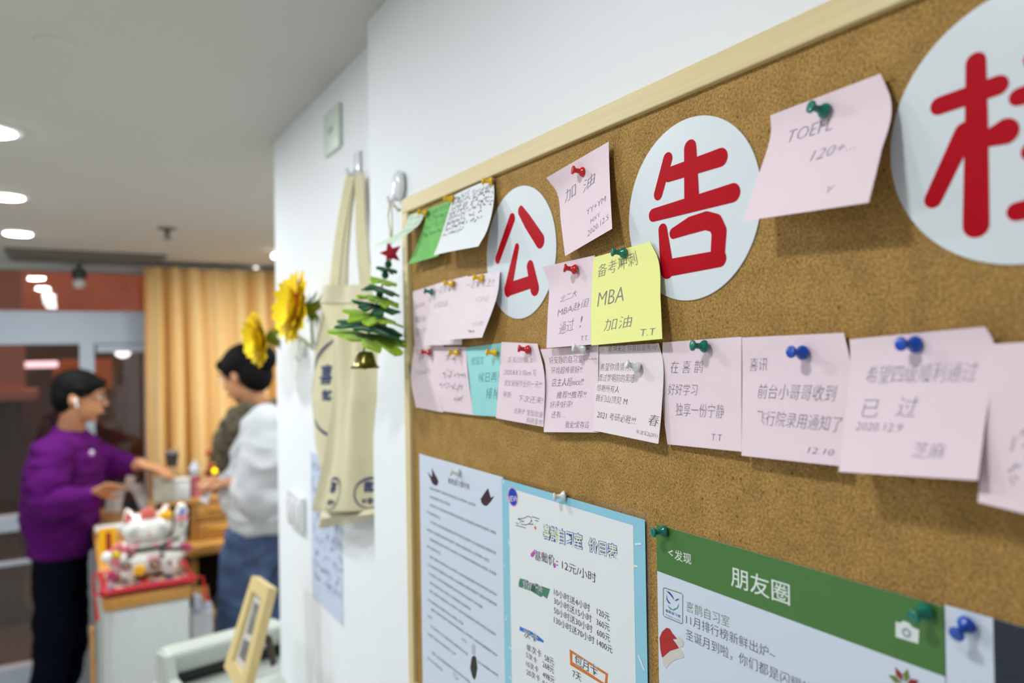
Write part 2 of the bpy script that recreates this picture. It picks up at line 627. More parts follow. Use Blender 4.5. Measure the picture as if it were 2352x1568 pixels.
p = onZ(126, 97, CZ)
e = MB().lathe([(.028, 0), (.027, -.002), (.004, -.003)], p, n=28).build('blanking_plate', CEIL, None, True)
tag(e, 'faint round blanking cap flush in the grey ceiling', 'cap')
p = onY(182, 640, YF - .16)
e = empty('security_camera', p, 'small dome camera with black mount under the bulkhead', 'camera')
MB().lathe([(.03, .045), (.034, .02), (.03, .0), (.02, -.004)], p, n=16).build('mount', mat('black_plastic', (22, 22, 24), .4), e, True)
MB().ell(p - Vector((0, 0, .022)), (.03, .03, .03)).build('dome', mat('milky_plastic', (190, 180, 178), .3), e, True)
MB().tube([p + Vector((0, 0, .04)), p + Vector((0, .05, .07)), p + Vector((0, .11, .07))], .009).build('bracket', mat('black_plastic', (22, 22, 24), .4), e)

# ---- curtain
CUR = mat('golden_cloth', (242, 206, 144), .8, var=.05, scale=30, spec=.2)
x0, x1 = onY(332, 700, YF - .16).x, onY(332, 700, YF - .16).x + 2.35
ztop, zbot = onY(450, 617, YF - .16).z, 0.12
cv, cf = [], []
NU, NV = 240, 14
for j in range(NV + 1):
    t = j / NV
    for i in range(NU + 1):
        s_ = i / NU
        ph = s_ * 2 * PI * 24 + 1.6 * math.sin(s_ * 17) + .5 * math.sin(t * 3 + s_ * 9)
        amp = (.030 + .030 * (t ** .6)) * (1 + .4 * math.sin(s_ * 31))
        xx = x0 + (x1 - x0) * s_ + .010 * math.cos(ph) * t + .02 * math.sin(t * 4) * math.sin(s_ * 12)
        cv.append((xx, YF - .16 + amp * math.sin(ph) + .008 * math.sin(ph * 2.3 + t * 2), ztop + (zbot - ztop) * t))
for j in range(NV):
    for i in range(NU):
        k = j * (NU + 1) + i
        cf.append((k, k + 1, k + NU + 2, k + NU + 1))
e = empty('curtain', ((x0 + x1) / 2, YF - .16, ztop), 'floor-length gold curtain in soft pleats right of the glazing', 'curtain')
MB().add(cv, cf).build('cloth', CUR, e, 80)
MB().tube([(x0 - .05, YF - .16, ztop + .004), (x1, YF - .16, ztop + .004)], .010).build('curtain_rail', mat('rail_grey', (150, 148, 140), .5), e)

# ================================================================== CORK BOARD
tl_o = onX(922, 456, FX)                   # outer top-left corner of the frame
zt = onX(1500, 190, FX).z
zt_ = (onX(1300, 287, FX).z + onX(1700, 98, FX).z) / 2
YL = tl_o.y
ZT = (tl_o.z + zt_) / 2
ZB = ZT - 0.62
YR = -0.20
fw_ = 0.018
board = empty('cork_board', (W1, (YL + YR) / 2, ZB), 'large cork notice board in a pale wooden frame on the white wall', 'notice board')
MB().box((BX, YR + .01, ZB + .01), (W1 - .001, YL - .01, ZT - .01)).build('cork_panel', CORK, board)
MB().rbox((FX, YR, ZT - fw_), (W1 - .0005, YL, ZT), .0012).build('frame_rail', PINE, board)
MB().rbox((FX, YR, ZB), (W1 - .0005, YL, ZB + fw_), .0012).build('frame_rail', PINE, board)
yl_in = onX(937, 700, FX).y
MB().rbox((FX, yl_in, ZB + fw_), (W1 - .0005, YL, ZT - fw_), .0012).build('frame_stile', PINEV, board)
MB().rbox((FX, YR, ZB + fw_), (W1 - .0005, YR + fw_, ZT - fw_), .0012).build('frame_stile', PINEV, board)


def onB(px, py, d=0.0):      # point d metres in front of the cork
    return onX(px, py, BX - d)


# ---- letter discs
R_D = 0.0625


def strokes(parent, name, list_, m, d, r_def):
    mb = MB()
    for st in list_:
        pts, r = st[0], (st[1] if len(st) > 1 else r_def)
        w3 = [onB(x, y, d) for x, y in pts]
        rr = r if hasattr(r, '__len__') else [r] * len(w3)
        for k in range(len(w3) - 1 if len(w3) > 1 else 1):
            A, B = w3[k], w3[min(k + 1, len(w3) - 1)]
            ra, rb = rr[k], rr[min(k + 1, len(rr) - 1)]
            ay, az, by, bz = A.y, A.z, B.y, B.z
            ang = math.atan2(bz - az, by - ay)
            poly = []
            for q in range(13):
                t = ang + PI / 2 + PI * q / 12
                poly.append((BX - d, ay + ra * math.cos(t), az + ra * math.sin(t)))
            for q in range(13):
                t = ang - PI / 2 + PI * q / 12
                poly.append((BX - d, by + rb * math.cos(t), bz + rb * math.sin(t)))
            d += 0.000006
            mb.add(poly, [tuple(range(len(poly)))])
    return mb.build(name, m, parent)


def disc(pxc, pyt, pyb, label, st, yc=None, r_def=.0045):
    if yc is None:
        yc = onB(pxc, 500).y
        zc = (onB(pxc, pyt).z + onB(pxc, pyb).z) / 2
    else:
        zc = pyt
    o = MB().lathe([(R_D - .0004, 0.0), (R_D, .0004), (R_D, .0008), (R_D - .0003, .001)], (BX, yc, zc), (-1, 0, 0), n=96).build('letter_disc', DISC, None, 30)
    tag(o, label, 'sign', 'round white letter discs on the cork')
    strokes(o, 'lettering', st, RED, .0012, r_def)
    return yc, zc


def mid_px(xl, xr):
    return (onB(xl, 500).y + onB(xr, 500).y) / 2


def z5(L):
    return [(840 + x / 4.9, 380 + y / 4.9) for x, y in L]


def z7(L):
    return [(1240 + x / 3.0148, 300 + y / 3.0148) for x, y in L]


def z8(L):
    return [(1700 + x / 2.4494, y / 2.4494) for x, y in L]


yA = mid_px(1117, 1280)
zA = (onB(1199, 427).z + onB(1199, 731).z) / 2
disc(None, zA, None, 'white disc with red brushed character 公, smallest and leftmost of the round signs',
     [(z5([(1645, 600), (1485, 1050)]), [.0056, .0050]), (z5([(1745, 510), (1820, 630), (1960, 845)]), [.0050, .0066, .0072]),
      (z5([(1700, 920), (1600, 1400)]), [.0040, .0070]), (z5([(1600, 1395), (1870, 1305)]), [.0066, .0060]),
      (z5([(1850, 1135), (1900, 1380)]), [.0058, .0072])], yA)
yB = mid_px(1448, 1750)
zB = (onB(1583, 270).z + onB(1583, 692).z) / 2
disc(None, zB, None, 'white disc with red brushed character 告, the middle round sign',
     [(z7([(885, 195), (818, 440)]), [.0047, .0044]), (z7([(1040, 120), (1050, 460)]), [.0058, .0070]),
      (z7([(890, 305), (1250, 185)]), [.0052, .0062]), (z7([(785, 585), (1335, 430)]), [.0048, .0062]),
      (z7([(850, 685), (880, 960)]), [.0044, .0068]), (z7([(888, 950), (1245, 885)]), [.0062, .0056]),
      (z7([(925, 710), (1040, 655), (1150, 622), (1215, 640), (1240, 700), (1230, 860)]), [.0040, .0060, .0062, .0062, .0064, .0062])], yB)
yC = onB(2050, 500).y - R_D
zC_ = zB + (zB - zA) * (yB - yC) / (yA - yB)
disc(None, zC_, None, 'white disc with red brushed character 栏, largest in view and cut by the right edge',
     [(z8([(1325, 350), (1328, 700), (1326, 1265)]), [.0046, .0052, .0060]), (z8([(1120, 595), (1450, 480)]), [.0044, .0046]),
      (z8([(1262, 745), (1085, 1120)]), [.0050, .0044]), (z8([(1390, 780), (1490, 740)]), [.0040, .0060]),
      (z8([(1565, 545), (1800, 470)]), [.0040, .0050]), (z8([(1640, 850), (1850, 800)]), [.0044, .0046]),
      (z8([(1555, 1190), (1950, 1100)]), [.0042, .0050]), (z8([(1640, 330), (1700, 420)]), [.0034, .0044])], yC)


# ---- sheets
def lag(bs, vals, b):          # smooth curve through the given rows
    n = len(bs)
    if n == 2:
        return vals[0].lerp(vals[1], (b - bs[0]) / (bs[1] - bs[0]))
    sl = [(vals[i + 1] - vals[i]) / (bs[i + 1] - bs[i]) for i in range(n - 1)]
    tg = [sl[0]] + [(sl[i - 1] + sl[i]) / 2 for i in range(1, n - 1)] + [sl[-1]]
    i = 0
    while i < n - 2 and b > bs[i + 1]:
        i += 1
    h = bs[i + 1] - bs[i]
    t = (b - bs[i]) / h
    return vals[i] * (2 * t ** 3 - 3 * t * t + 1) + tg[i] * (h * (t ** 3 - 2 * t * t + t)) + vals[i + 1] * (-2 * t ** 3 + 3 * t * t) + tg[i + 1] * (h * (t ** 3 - t * t))


def make_surf(rows, sag=0.0):
    bs = [r[0] for r in rows]
    Ls = [onB(*r[1][:2], r[1][2] / 1000) for r in rows]
    Rs = [onB(*r[2][:2], r[2][2] / 1000) for r in rows]

    def s_(a, b):
        l, r = lag(bs, Ls, b), lag(bs, Rs, b)
        p = l * (1 - a) + r * a
        p.x += sag * 4 * a * (1 - a)
        return p
    return s_


def thick_grid(fn, nu, nv, t=0.00015):
    v, f = [], []
    top = [[Vector(fn(i / nu, j / nv)) for i in range(nu + 1)] for j in range(nv + 1)]
    for j in range(nv + 1):
        for i in range(nu + 1):
            v.append(top[j][i])
    n1 = len(v)
    for j in range(nv + 1):
        for i in range(nu + 1):
            v.append(top[j][i] + Vector((t, 0, 0)))
    W = nu + 1
    for j in range(nv):
        for i in range(nu):
            k = j * W + i
            f.append((k, k + 1, k + W + 1, k + W))
            f.append((n1 + k, n1 + k + W, n1 + k + W + 1, n1 + k + 1))
    for i in range(nu):
        f.append((i, n1 + i, n1 + i + 1, i + 1))
        k = nv * W + i
        f.append((k, k + 1, n1 + k + 1, n1 + k))
    for j in range(nv):
        k = j * W
        f.append((k, k + W, n1 + k + W, n1 + k))
        k = j * W + nu
        f.append((k, n1 + k, n1 + k + W, k + W))
    return v, f


def scribble(a0, b, a1, h, seed, wd):
    rnd = random.Random(seed)
    V, Fc = [], []
    x = a0
    while x < a1:
        cw = h * rnd.uniform(.6, 1.1)
        for _ in range(rnd.randint(2, 4)):
            p = [(x + cw * rnd.uniform(0, .95), b - h * rnd.uniform(0, 1))]
            ang = rnd.choice((0.1, 1.4, 1.9, -.9, .2))
            ln = h * rnd.uniform(.4, .9)
            for q in range(4):
                p.append((p[-1][0] + math.cos(ang) * ln / 4, p[-1][1] + math.sin(ang) * ln / 4))
                ang += rnd.uniform(-.6, .6)
            v, f = ribbon(p, wd)
            n = len(V)
            V += v
            Fc += [tuple(i + n for i in q) for q in f]
        x += cw * rnd.uniform(1.0, 1.35)
    return V, Fc


def handwriting(parent, surf, items, m, off=0.00028, thin=-0.018, shear=.18):
    mb = MB()
    for k, it in enumerate(items):
        a0, b0, a1, h, s = it[:5]
        tilt = it[5] if len(it) > 5 else 0.0
        if isinstance(s, int):
            V, Fa = scribble(a0, b0, a1, h, s, .009)
            pts = [(x, y) for x, y in V]
        else:
            V, Fa = tmesh(s, thin, shear)
            pts = [(a0 + (a1 - a0) * x, b0 - y * h - tilt * x) for x, y in V]
        mb.add([surf(min(max(x, 0.0), 1.), min(max(y, 0.0), 1.0)) - Vector((off, 0, 0)) for x, y in pts], Fa)
    return mb.build('handwriting', m, parent)


def note(rows, m, label, items=(), ink=GREYINK, sag=0.0, group=None, **kw):
    s_ = make_surf(rows, sag)
    v, f = thick_grid(s_, 10, 16)
    o = MB().add(v, f).build('sticky_note', m, None, 60, origin=s_(.5, 0))
    tag(o, label, 'note', group or 'notes pinned on the cork')
    if items:
        handwriting(o, s_, items, ink, **kw)
    return o


note([(0, (938, 494, 1), (980, 482, 1)), (.5, (925, 528, 14), (958, 520, 12)), (1, (856, 566, 46), (905, 556, 34))], PALEG,
     'pale green note curling far out over the left frame edge', [(.1, .2, .9, .1, 11), (.1, .4, .9, .1, 12), (.1, .6, .9, .1, 13)], PALEINK)
note([(0, (984, 479, 1), (1040, 458, 1)), (.5, (966, 540, 6), (1024, 524, 6)), (1, (938, 607, 14), (1006, 588, 12))], GREENP,
     'bright green note half hidden under the white note', [(.1, .12, .9, .07, 21), (.1, .26, .9, .07, 22), (.1, .4, .9, .07, 23), (.1, .54, .8, .07, 24)], mat('dark_green_ink', (60, 130, 70)))
note([(0, (1041, 449, 2), (1134, 409, 2)), (.35, (1026, 500, 7), (1134, 462, 7)), (.75, (1006, 562, 16), (1118, 530, 18)), (1, (996, 586, 20), (1098, 566, 24))], WPAPER,
     'white note full of small writing, pinned by yellow pin under the frame',
     [(.05, .1 + .075 * k, .48, .045, 300 + k) for k in range(8)] + [(.55, .12 + .085 * k, .95 if k < 4 else .8, .05, 340 + k) for k in range(6)], mat('mid_grey_ink', (120, 122, 130)), sag=-.002)
note([(0, (948, 669, 1), (1010, 650, 1)), (.5, (949, 735, 2), (1014, 722, 2)), (1, (953, 806, 2), (1018, 796, 2))], PINK,
     'pink note under the teal pin, leftmost of the second row', [(.08, .32, .45, .09, '2020年'), (.08, .55, .45, .09, '要加油'), (.08, .75, .45, .09, '努力学')], PALEINK)
note([(0, (1001, 652, 2), (1074, 633, 2)), (.5, (985, 722, 5), (1068, 706, 5)), (1, (972, 793, 9), (1060, 791, 9))], PINK2,
     'pale pink note second from the left in the second row', [(.05, .18, .72, .12, '一定要顺利!'), (.1, .42, .6, .1, '大家加油…')], PALEINK)
note([(0, (1070, 636, 3), (1148, 622, 3)), (.3, (1060, 678, 7), (1143, 672, 8)), (1, (1023, 780, 15), (1107, 775, 15))], PINK2,
     'pale pink note slanting beside the 公 disc, on top of its neighbour', [(.08, .2, .88, .12, '一定要考上!!'), (.45, .42, .8, .08, '十二月八日'), (.6, .8, .9, .07, '小熊'), (.55, .9, .75, .03, 41)], PALEINK)
note([(0, (951, 794, 1), (1014, 795, 1)), (.5, (944, 868, 4), (1002, 872, 4)), (1, (955, 935, 3), (1018, 947, 3))], PINK,
     'pink note under the first red pin, leftmost of the bottom row', [(.25, .2, .75, .1, 51), (.2, .42, .6, .06, 52)], PALEINK)
note([(0, (1014, 796, 1), (1070, 797, 1)), (.5, (1001, 870, 4), (1076, 872, 3)), (1, (1018, 944, 4), (1087, 953, 4))], PINK,
     'pink note left of the cyan note in the bottom row', [(.2, .2, .6, .08, 53), (.2, .45, .95, .07, 54), (.1, .64, .8, .07, 55), (.5, .82, .7, .06, 56)], GREYINK)
note([(0, (1070, 798, 1), (1153, 787, 1)), (.5, (1078, 872, 4), (1156, 870, 3)), (1, (1086, 953, 4), (1148, 957, 4))], CYAN,
     'cyan blue note in the bottom row', [(.12, .28, .5, .12, '给留言'), (.3, .54, 1.0, .14, '候日再见'), (.5, .78, 1.0, .17, '棒棒!')], TEALINK)
note([(0, (1152, 785, 2), (1234, 789, 2)), (.4, (1147, 855, 4), (1250, 858, 4)), (1, (1139, 960, 6), (1248, 980, 8))], PINK,
     'pink note with handwriting dated 2020.8.8, under the red pin',
     [(.2, .27, .8, .08, '真·知识的海洋'), (.12, .43, .85, .075, '2020.8.8 3:10am 写'), (.14, .57, .95, .08, '语文暑假作业的一天!!!'), (.12, .72, .32, .08, '琴斯'), (.48, .75, .98, .08, '下次还来!'), (.4, .9, .98, .07, '去跑步 宝瑶加油'), (.66, .99, .99, .07, '麻麻爱你')], GREYINK)
note([(0, (1241, 802, 3), (1375, 792, 1)), (.2, (1252, 836, 2), (1374, 830, 2)), (.6, (1250, 916, 4), (1374, 912, 4)), (1, (1249, 992, 8), (1375, 993, 7))], PINK,
     'pink note reading 好安静的自习室 under a white pin',
     [(.1, .2, .98, .09, '好安静的自习室啊~~~'), (.12, .32, .72, .08, '环境超棒很好!!'), (.14, .46, .75, .09, '店主人超nice!!'), (.25, .6, .8, .08, '推荐!!推荐!!'), (.12, .71, .55, .08, '好评!好评!'), (.15, .83, .42, .08, '还有…'), (.42, .95, .85, .08, '我爱!爱存這')], INK)
note([(0, (1376, 796, 1), (1513, 788, 2)), (.2, (1372, 836, 1), (1523, 832, 2)), (.6, (1366, 912, 5), (1520, 932, 5)), (1, (1362, 988, 8), (1512, 1019, 10))], PINK2,
     'pale pink note reading 2021 考研必胜 with white pin in its middle',
     [(.18, .07, .97, .075, '乾坤未定 你我皆是黑马!'), (.06, .28, .6, .09, '希望你情情努力'), (.04, .4, .6, .085, '渡过黎明前的黑暗'), (.03, .52, .38, .08, '惊艳所有人'), (.02, .64, .52, .08, '我们山顶见 M'), (.06, .84, .66, .09, '2021 考研必胜!!!'), (.84, .82, .98, .12, '春'), (.68, .95, .98, .06, '牛津军2(201)')], INK)
note([(0, (1246, 613, 6), (1366, 586, 2)), (.18, (1259, 650, 2), (1365, 624, 2)), (.6, (1258, 722, 5), (1361, 705, 4)), (1, (1255, 799, 10), (1359, 791, 8))], PINK,
     'pink note reading 北2大 MBA 赴闺通过, beside the yellow note',
     [(.28, .48, .66, .09, '北二大', .05), (.24, .65, .92, .1, 'MBA赴闺', .07), (.28, .86, .62, .13, '通过', .04), (.74, .8, .8, .12, '!'), (.78, .95, .92, .05, 'T.T.')], GREYINK)
note([(0, (1363, 591, 2), (1492, 555, 3)), (.15, (1361, 622, 3), (1510, 590, 4)), (.6, (1358, 710, 6), (1517, 690, 8)), (1, (1358, 793, 9), (1521, 778, 12))], YELP,
     'yellow note reading 备考冲刺 MBA 加油 T.T',
     [(.1, .24, .74, .14, '备考冲刺', .06), (.1, .58, .5, .16, 'MBA', .03), (.2, .86, .62, .13, '加油', .02), (.73, .95, .93, .07, 'T.T')], GREYINK)
note([(0, (1255, 408, 10), (1398, 325, 6)), (.25, (1280, 444, 3), (1399, 372, 6)), (.6, (1288, 508, 5), (1402, 450, 9)), (1, (1298, 588, 9), (1406, 525, 14))], PINK,
     'pink note reading 加油 between the first two discs, right edge lifted',
     [(.12, .42, .38, .14, '加', .03), (.5, .42, .75, .12, '油', .05), (.55, .68, .92, .06, 'YY+YM', .05), (.6, .8, .8, .05, 'HXY', .03), (.52, .93, .95, .06, '2020.12.5', .07)], GREYINK)
note([(0, (1769, 265, 4), (2022, 169, 5)), (.15, (1771, 303, 3), (2046, 228, 5)), (.6, (1740, 408, 13), (2022, 355, 16)), (1, (1706, 508, 25), (1995, 465, 26))], PINK,
     'large pink note reading TOEFL, left of the 栏 disc',
     [(.18, .30, .56, .11, 'TOEFL', .03), (.45, .54, .8, .1, '120+...', .04), (.66, .86, .72, .06, 'Y')], PALEINK)
note([(0, (1522, 786, 2), (1703, 773, 1)), (.3, (1521, 852, 1), (1703, 850, 2)), (.7, (1524, 950, 2), (1703, 960, 4)), (1, (1533, 1020, 4), (1703, 1037, 7))], PINK,
     'pink note reading 在喜鹊 好好学习, under a teal pin',
     [(.12, .32, .55, .12, '在 喜 鹊'), (.08, .52, .48, .1, '好好学习'), (.18, .71, .8, .12, '独享一份宁静'), (.64, .92, .77, .06, 'T.T')], mat('soft_grey_ink', (112, 112, 122)))
note([(0, (1704, 775, 2), (1938, 764, 3)), (.25, (1705, 845, 2), (1953, 838, 3)), (.7, (1704, 962, 6), (1939, 985, 7)), (1, (1703, 1046, 9), (1927, 1070, 11))], PINK,
     'pink note starting 喜讯 under the first blue pin',
     [(.08, .28, .26, .11, '喜讯'), (.17, .51, .9, .12, '前台小哥哥收到'), (.17, .73, .98, .12, '飞行院录用通知了'), (.7, .92, .94, .05, '12.10')], mat('soft_grey_ink', (112, 112, 122)))
note([(0, (1951, 779, 4), (2262, 750, 7)), (.12, (1953, 812, 4), (2284, 790, 6)), (.6, (1940, 965, 14), (2262, 975, 16)), (1, (1926, 1083, 25), (2246, 1103, 27))], PINK,
     'pink note reading 已过, under the second blue pin, bottom lifted',
     [(.14, .34, .9, .12, '希望四级顺利通过'), (.14, .57, .26, .12, '已'), (.4, .56, .55, .13, '过'), (.1, .67, .46, .06, '2020.12.9'), (.55, .86, .78, .12, '芝麻')], mat('soft_grey_ink2', (140, 138, 150)))
note([(0, (2281, 790, 6), (2520, 776, 8)), (.6, (2258, 1010, 16), (2500, 1050, 18)), (1, (2246, 1153, 22), (2480, 1210, 26))], PINK,
     'blurred pink note cut off by the right edge of the picture', [(.3, .62, .9, .12, 91), (.3, .8, .9, .1, 92)], GREYINK)

# ---- push pins
PIN_PROF = [(.0034, 0), (.0042, .0006), (.0043, .0016), (.0036, .0030), (.0021, .0044), (.0019, .0070), (.0024, .0083),
            (.0034, .0089), (.0036, .0096), (.0034, .0104), (.0026, .0107), (.0006, .0108)]
pins = [
    (958.4, 486, 976.3, 489, 'yellow', 'yellow push pin holding the curling pale green note'),
    (1018, 453.5, 1036.3, 456.5, 'yellow', 'yellow push pin at the top of the bright green note'),
    (1106.3, 416.3, 1126.3, 416, 'yellow', 'yellow push pin holding the white note under the top frame rail'),
    (973, 667.8, 990.6, 670.2, 'teal', 'small teal push pin on the leftmost pink note of the second row'),
    (1016.5, 648.4, 1037, 651.4, 'yellow', 'yellow push pin right of the small teal pin'),
    (1085, 636, 1105, 639, 'yellow', 'yellow push pin on the slanting note beside the 公 disc'),
    (966.3, 808, 984, 809, 'red', 'red push pin nearest the left frame stile'),
    (1028.9, 809.9, 1048.5, 810, 'yellow', 'yellow push pin between the leftmost red pin and the cyan note'),
    (1115, 809, 1135.5, 809.6, 'yellow', 'yellow push pin on the cyan note'),
    (1189.4, 799.8, 1210.4, 802.6, 'red', 'red push pin on the note dated 2020.8.8'),
    (1314.2, 797.3, 1337.5, 800.6, 'white', 'white push pin below the pink MBA note'),
    (1435.7, 835, 1461, 842.7, 'white', 'white push pin in the middle of the 2021 考研必胜 note'),
    (1293.2, 614.6, 1317.9, 618.2, 'red', 'red push pin on the pink MBA note beside the yellow note'),
    (1313.6, 389.6, 1336.2, 393.9, 'red', 'red push pin on the 加油 note between the discs'),
    (1403.5, 577.6, 1429.7, 580.3, 'teal', 'teal push pin on the yellow note'),
    (1588.3, 793.2, 1614.8, 794.9, 'teal', 'teal push pin on the 在喜鹊 note'),
    (1815.9, 807.7, 1839.8, 809.5, 'blue', 'blue push pin on the 喜讯 note'),
    (2066.9, 789.6, 2097.7, 790.7, 'blue', 'blue push pin on the large 已过 note'),
    (1859.2, 244, 1889.8, 253, 'teal', 'teal push pin on the TOEFL note'),
    (1034, 1084.7, 1050, 1084.7, 'white', 'white push pin on the rules sheet'),
    (1269, 1141.3, 1293.4, 1138.5, 'white', 'white push pin on the price list'),
    (1498.6, 1222.6, 1522, 1219.6, 'teal', 'teal push pin at the top left corner of the green-headed poster'),
    (2097.4, 1416.2, 2122, 1404.4, 'teal', 'dark teal push pin at the right end of the green-headed poster'),
    (2194.7, 1458.4, 2218, 1436.8, 'blue', 'blurred blue push pin on the white sheet at lower right')]
for hx, hy, bx, by, colr, lb in pins:
    st = .0035 if by < 1050 else .002
    if bx in (1337.5, 1889.8, 2097.7):
        st = .0045
    A = onB(bx, by, st + .0022)
    B = onB(hx, hy, st + .0100)
    ax = (B - A).normalized()
    org = A - ax * .0022
    e = empty('push_pin', org, lb, 'push pin', 'push pins in the cork')
    MB().lathe(PIN_PROF, org, ax, n=24).build('grip', PINC[colr], e, 60)
    MB().lathe([(.0006, 0), (.0005, -.006), (.0001, -.008)], org, ax, n=8).build('needle', STEEL, e, True)


# ================================================================== POSTERS
def rect_on(x, y0, y1, z0, z1):
    return [(x, y0, z1), (x, y1, z1), (x, y1, z0), (x, y0, z0)]


def quad_px(L, d):
    return [onB(x, y, d) for x, y in L]


def flat(parent, name, polys, m, t=.00004):
    mb = MB()
    for p_ in polys:
        mb.add([Vector(q) for q in p_], [tuple(range(len(p_)))])
    return mb.build(name, m, parent)


def line_px(parent, name, pls, wd, d, m):
    mb = MB()
    for pl_ in pls:
        pts = [onB(x, y, d) for x, y in pl_]
        v, f = ribbon([(p.y, p.z) for p in pts], wd)
        mb.add([(BX - d, a_, b_) for a_, b_ in v], f)
    return mb.build(name, m, parent)


def ptext(parent, items, m, d, off=0.0, name='lettering', joined=False):
    mb = MB()
    for (p0, p1, hp, s) in items:
        A, B = onB(p0[0], p0[1], d), onB(p1[0], p1[1], d)
        h = hp * (A - cam_pos).dot(fw) / F
        V, Fa = tmesh(s, off)
        mb.add([A + (B - A) * x + Vector((0, 0, y * h)) for x, y in V], Fa)
        if not joined:
            mb.build(name, m, parent)
            mb = MB()
    if joined:
        return mb.build(name, m, parent)


# rules sheet
DS = .0012
tl, tr = onB(963, 1038, DS), onB(1156, 1100, DS)
rz = (tl.z + tr.z) / 2
o = MB().box((BX - DS, tr.y, rz - .296), (BX - DS + .0002, tl.y, rz)).build('rules_sheet', BPAPER)
tag(o, 'white printed rules sheet with two dark birds, leftmost of the lower posters', 'poster', 'sheets on the lower half of the board')
zq = lambda x, y: (940 + x / 2.861, 1020 + y / 2.861)
ptext(o, [(zq(255, 255), zq(395, 300), 13, '喜鹊自习室守则')], BLACKP, DS + .0001)
VOC = '请保持安静学习期间手机静音禁止大声喧哗入座后物品摆放整齐离开时带走垃圾爱护公共设施如有问题联系前台管理人员谢谢配合'
lines = [(135, 290, 435, 405), (135, 345, 270, 402), (135, 400, 570, 590), (115, 445, 205, 490), (135, 510, 570, 722), (115, 560, 525, 770), (135, 625, 572, 860),
         (118, 670, 205, 722), (135, 740, 575, 995), (122, 790, 575, 1062), (122, 845, 480, 1075), (135, 910, 405, 1090), (135, 965, 570, 1258), (122, 1020, 355, 1185),
         (145, 1085, 580, 1395), (122, 1130, 150, 1148), (140, 1195, 385, 1385), (450, 1430, 585, 1525), (122, 1245, 305, 1385), (150, 1370, 400, 1568), (122, 1405, 220, 1490)]
it = []
k0 = 0
for a_, b_, c2, d_ in lines:
    n = max(2, int((c2 - a_) / 13))
    s = ''.join(VOC[(k0 + q) % len(VOC)] for q in range(n))
    k0 += n
    it.append((zq(a_, b_ + 6), zq(c2, d_ + 6), 6.5, s))
ptext(o, it, mat('print_grey', (88, 88, 98), .6), DS + .0001, name='small_print', joined=True)['kind'] = 'stuff'
PLUM = mat('plum_print', (62, 28, 48), .5)
birdL = [(120, 180), (150, 215), (148, 155), (165, 190), (185, 225), (192, 245), (185, 270), (170, 272), (150, 255), (138, 225)]
birdR = [(560, 340), (535, 350), (518, 288), (495, 318), (478, 345), (468, 358), (475, 385), (490, 402), (510, 405), (535, 378)]
flat(o, 'bird_print', [[onB(*zq(*q), DS + .0001) for q in birdL]], PLUM)
flat(o, 'bird_print', [[onB(*zq(*q), DS + .0001) for q in birdR]], PLUM)
flat(o, 'bird_print', [[onB(*zq(*q), DS + .0001) for q in [(410, 1400), (425, 1385), (440, 1400), (448, 1470), (440, 1520), (430, 1550), (415, 1530), (400, 1470)]]], BLACKP)
line_px(o, 'feather_print', [[zq(415, 1310), zq(415, 1380)], [zq(425, 1310), zq(425, 1380)], [zq(432, 1320), zq(432, 1385)], [zq(345, 1275), zq(380, 1290), zq(345, 1285), zq(380, 1305)],
                             [zq(285, 1500), zq(320, 1520), zq(285, 1515), zq(325, 1545), zq(300, 1540)]], .0006, DS + .00012, BLACKP)

# price list
DP = .0022
tl, tr = onB(1152.5, 1098.7, DP), onB(1481, 1193.6, DP)
pz = (tl.z + tr.z) / 2
py0, py1 = tl.y, tr.y
BLUE = mat('sky_blue_print', (148, 208, 230), .35, var=.03)
o = MB().box((BX - DP, py1, pz - .297), (BX - DP + .0002, py0, pz)).build('price_list', BLUE)
tag(o, 'price list with sky blue border and blue 喜鹊自习室 heading in a clear sleeve', 'poster', 'sheets on the lower half of the board')
lm = glass_mat('clear_film')
MB().box((BX - DP + .0006, py1 - .004, pz - .3), (BX - DP + .00065, py0 + .0015, pz + .0045)).build('clear_sleeve', lm, o)
zp = lambda x, y: (1140 + x / 3.2132, 1080 + y / 3.2132)
il, ir = onB(*zp(100, 600), DP), onB(1456, 1300, DP)
itop = (onB(1196, 1128, DP).z + onB(1452.8, 1206, DP).z) / 2
flat(o, 'white_field', [[(BX - DP - .0001, il.y, itop), (BX - DP - .0001, ir.y, itop), (BX - DP - .0001, ir.y, pz - .285), (BX - DP - .0001, il.y, pz - .285)]], WPAPER)
D1 = DP + .0002


def circ(cx, cy, r, d, n=28):
    c = onB(cx, cy, d)
    return [(BX - d, c.y + r * math.cos(2 * PI * k / n), c.z + r * math.sin(2 * PI * k / n)) for k in range(n)]


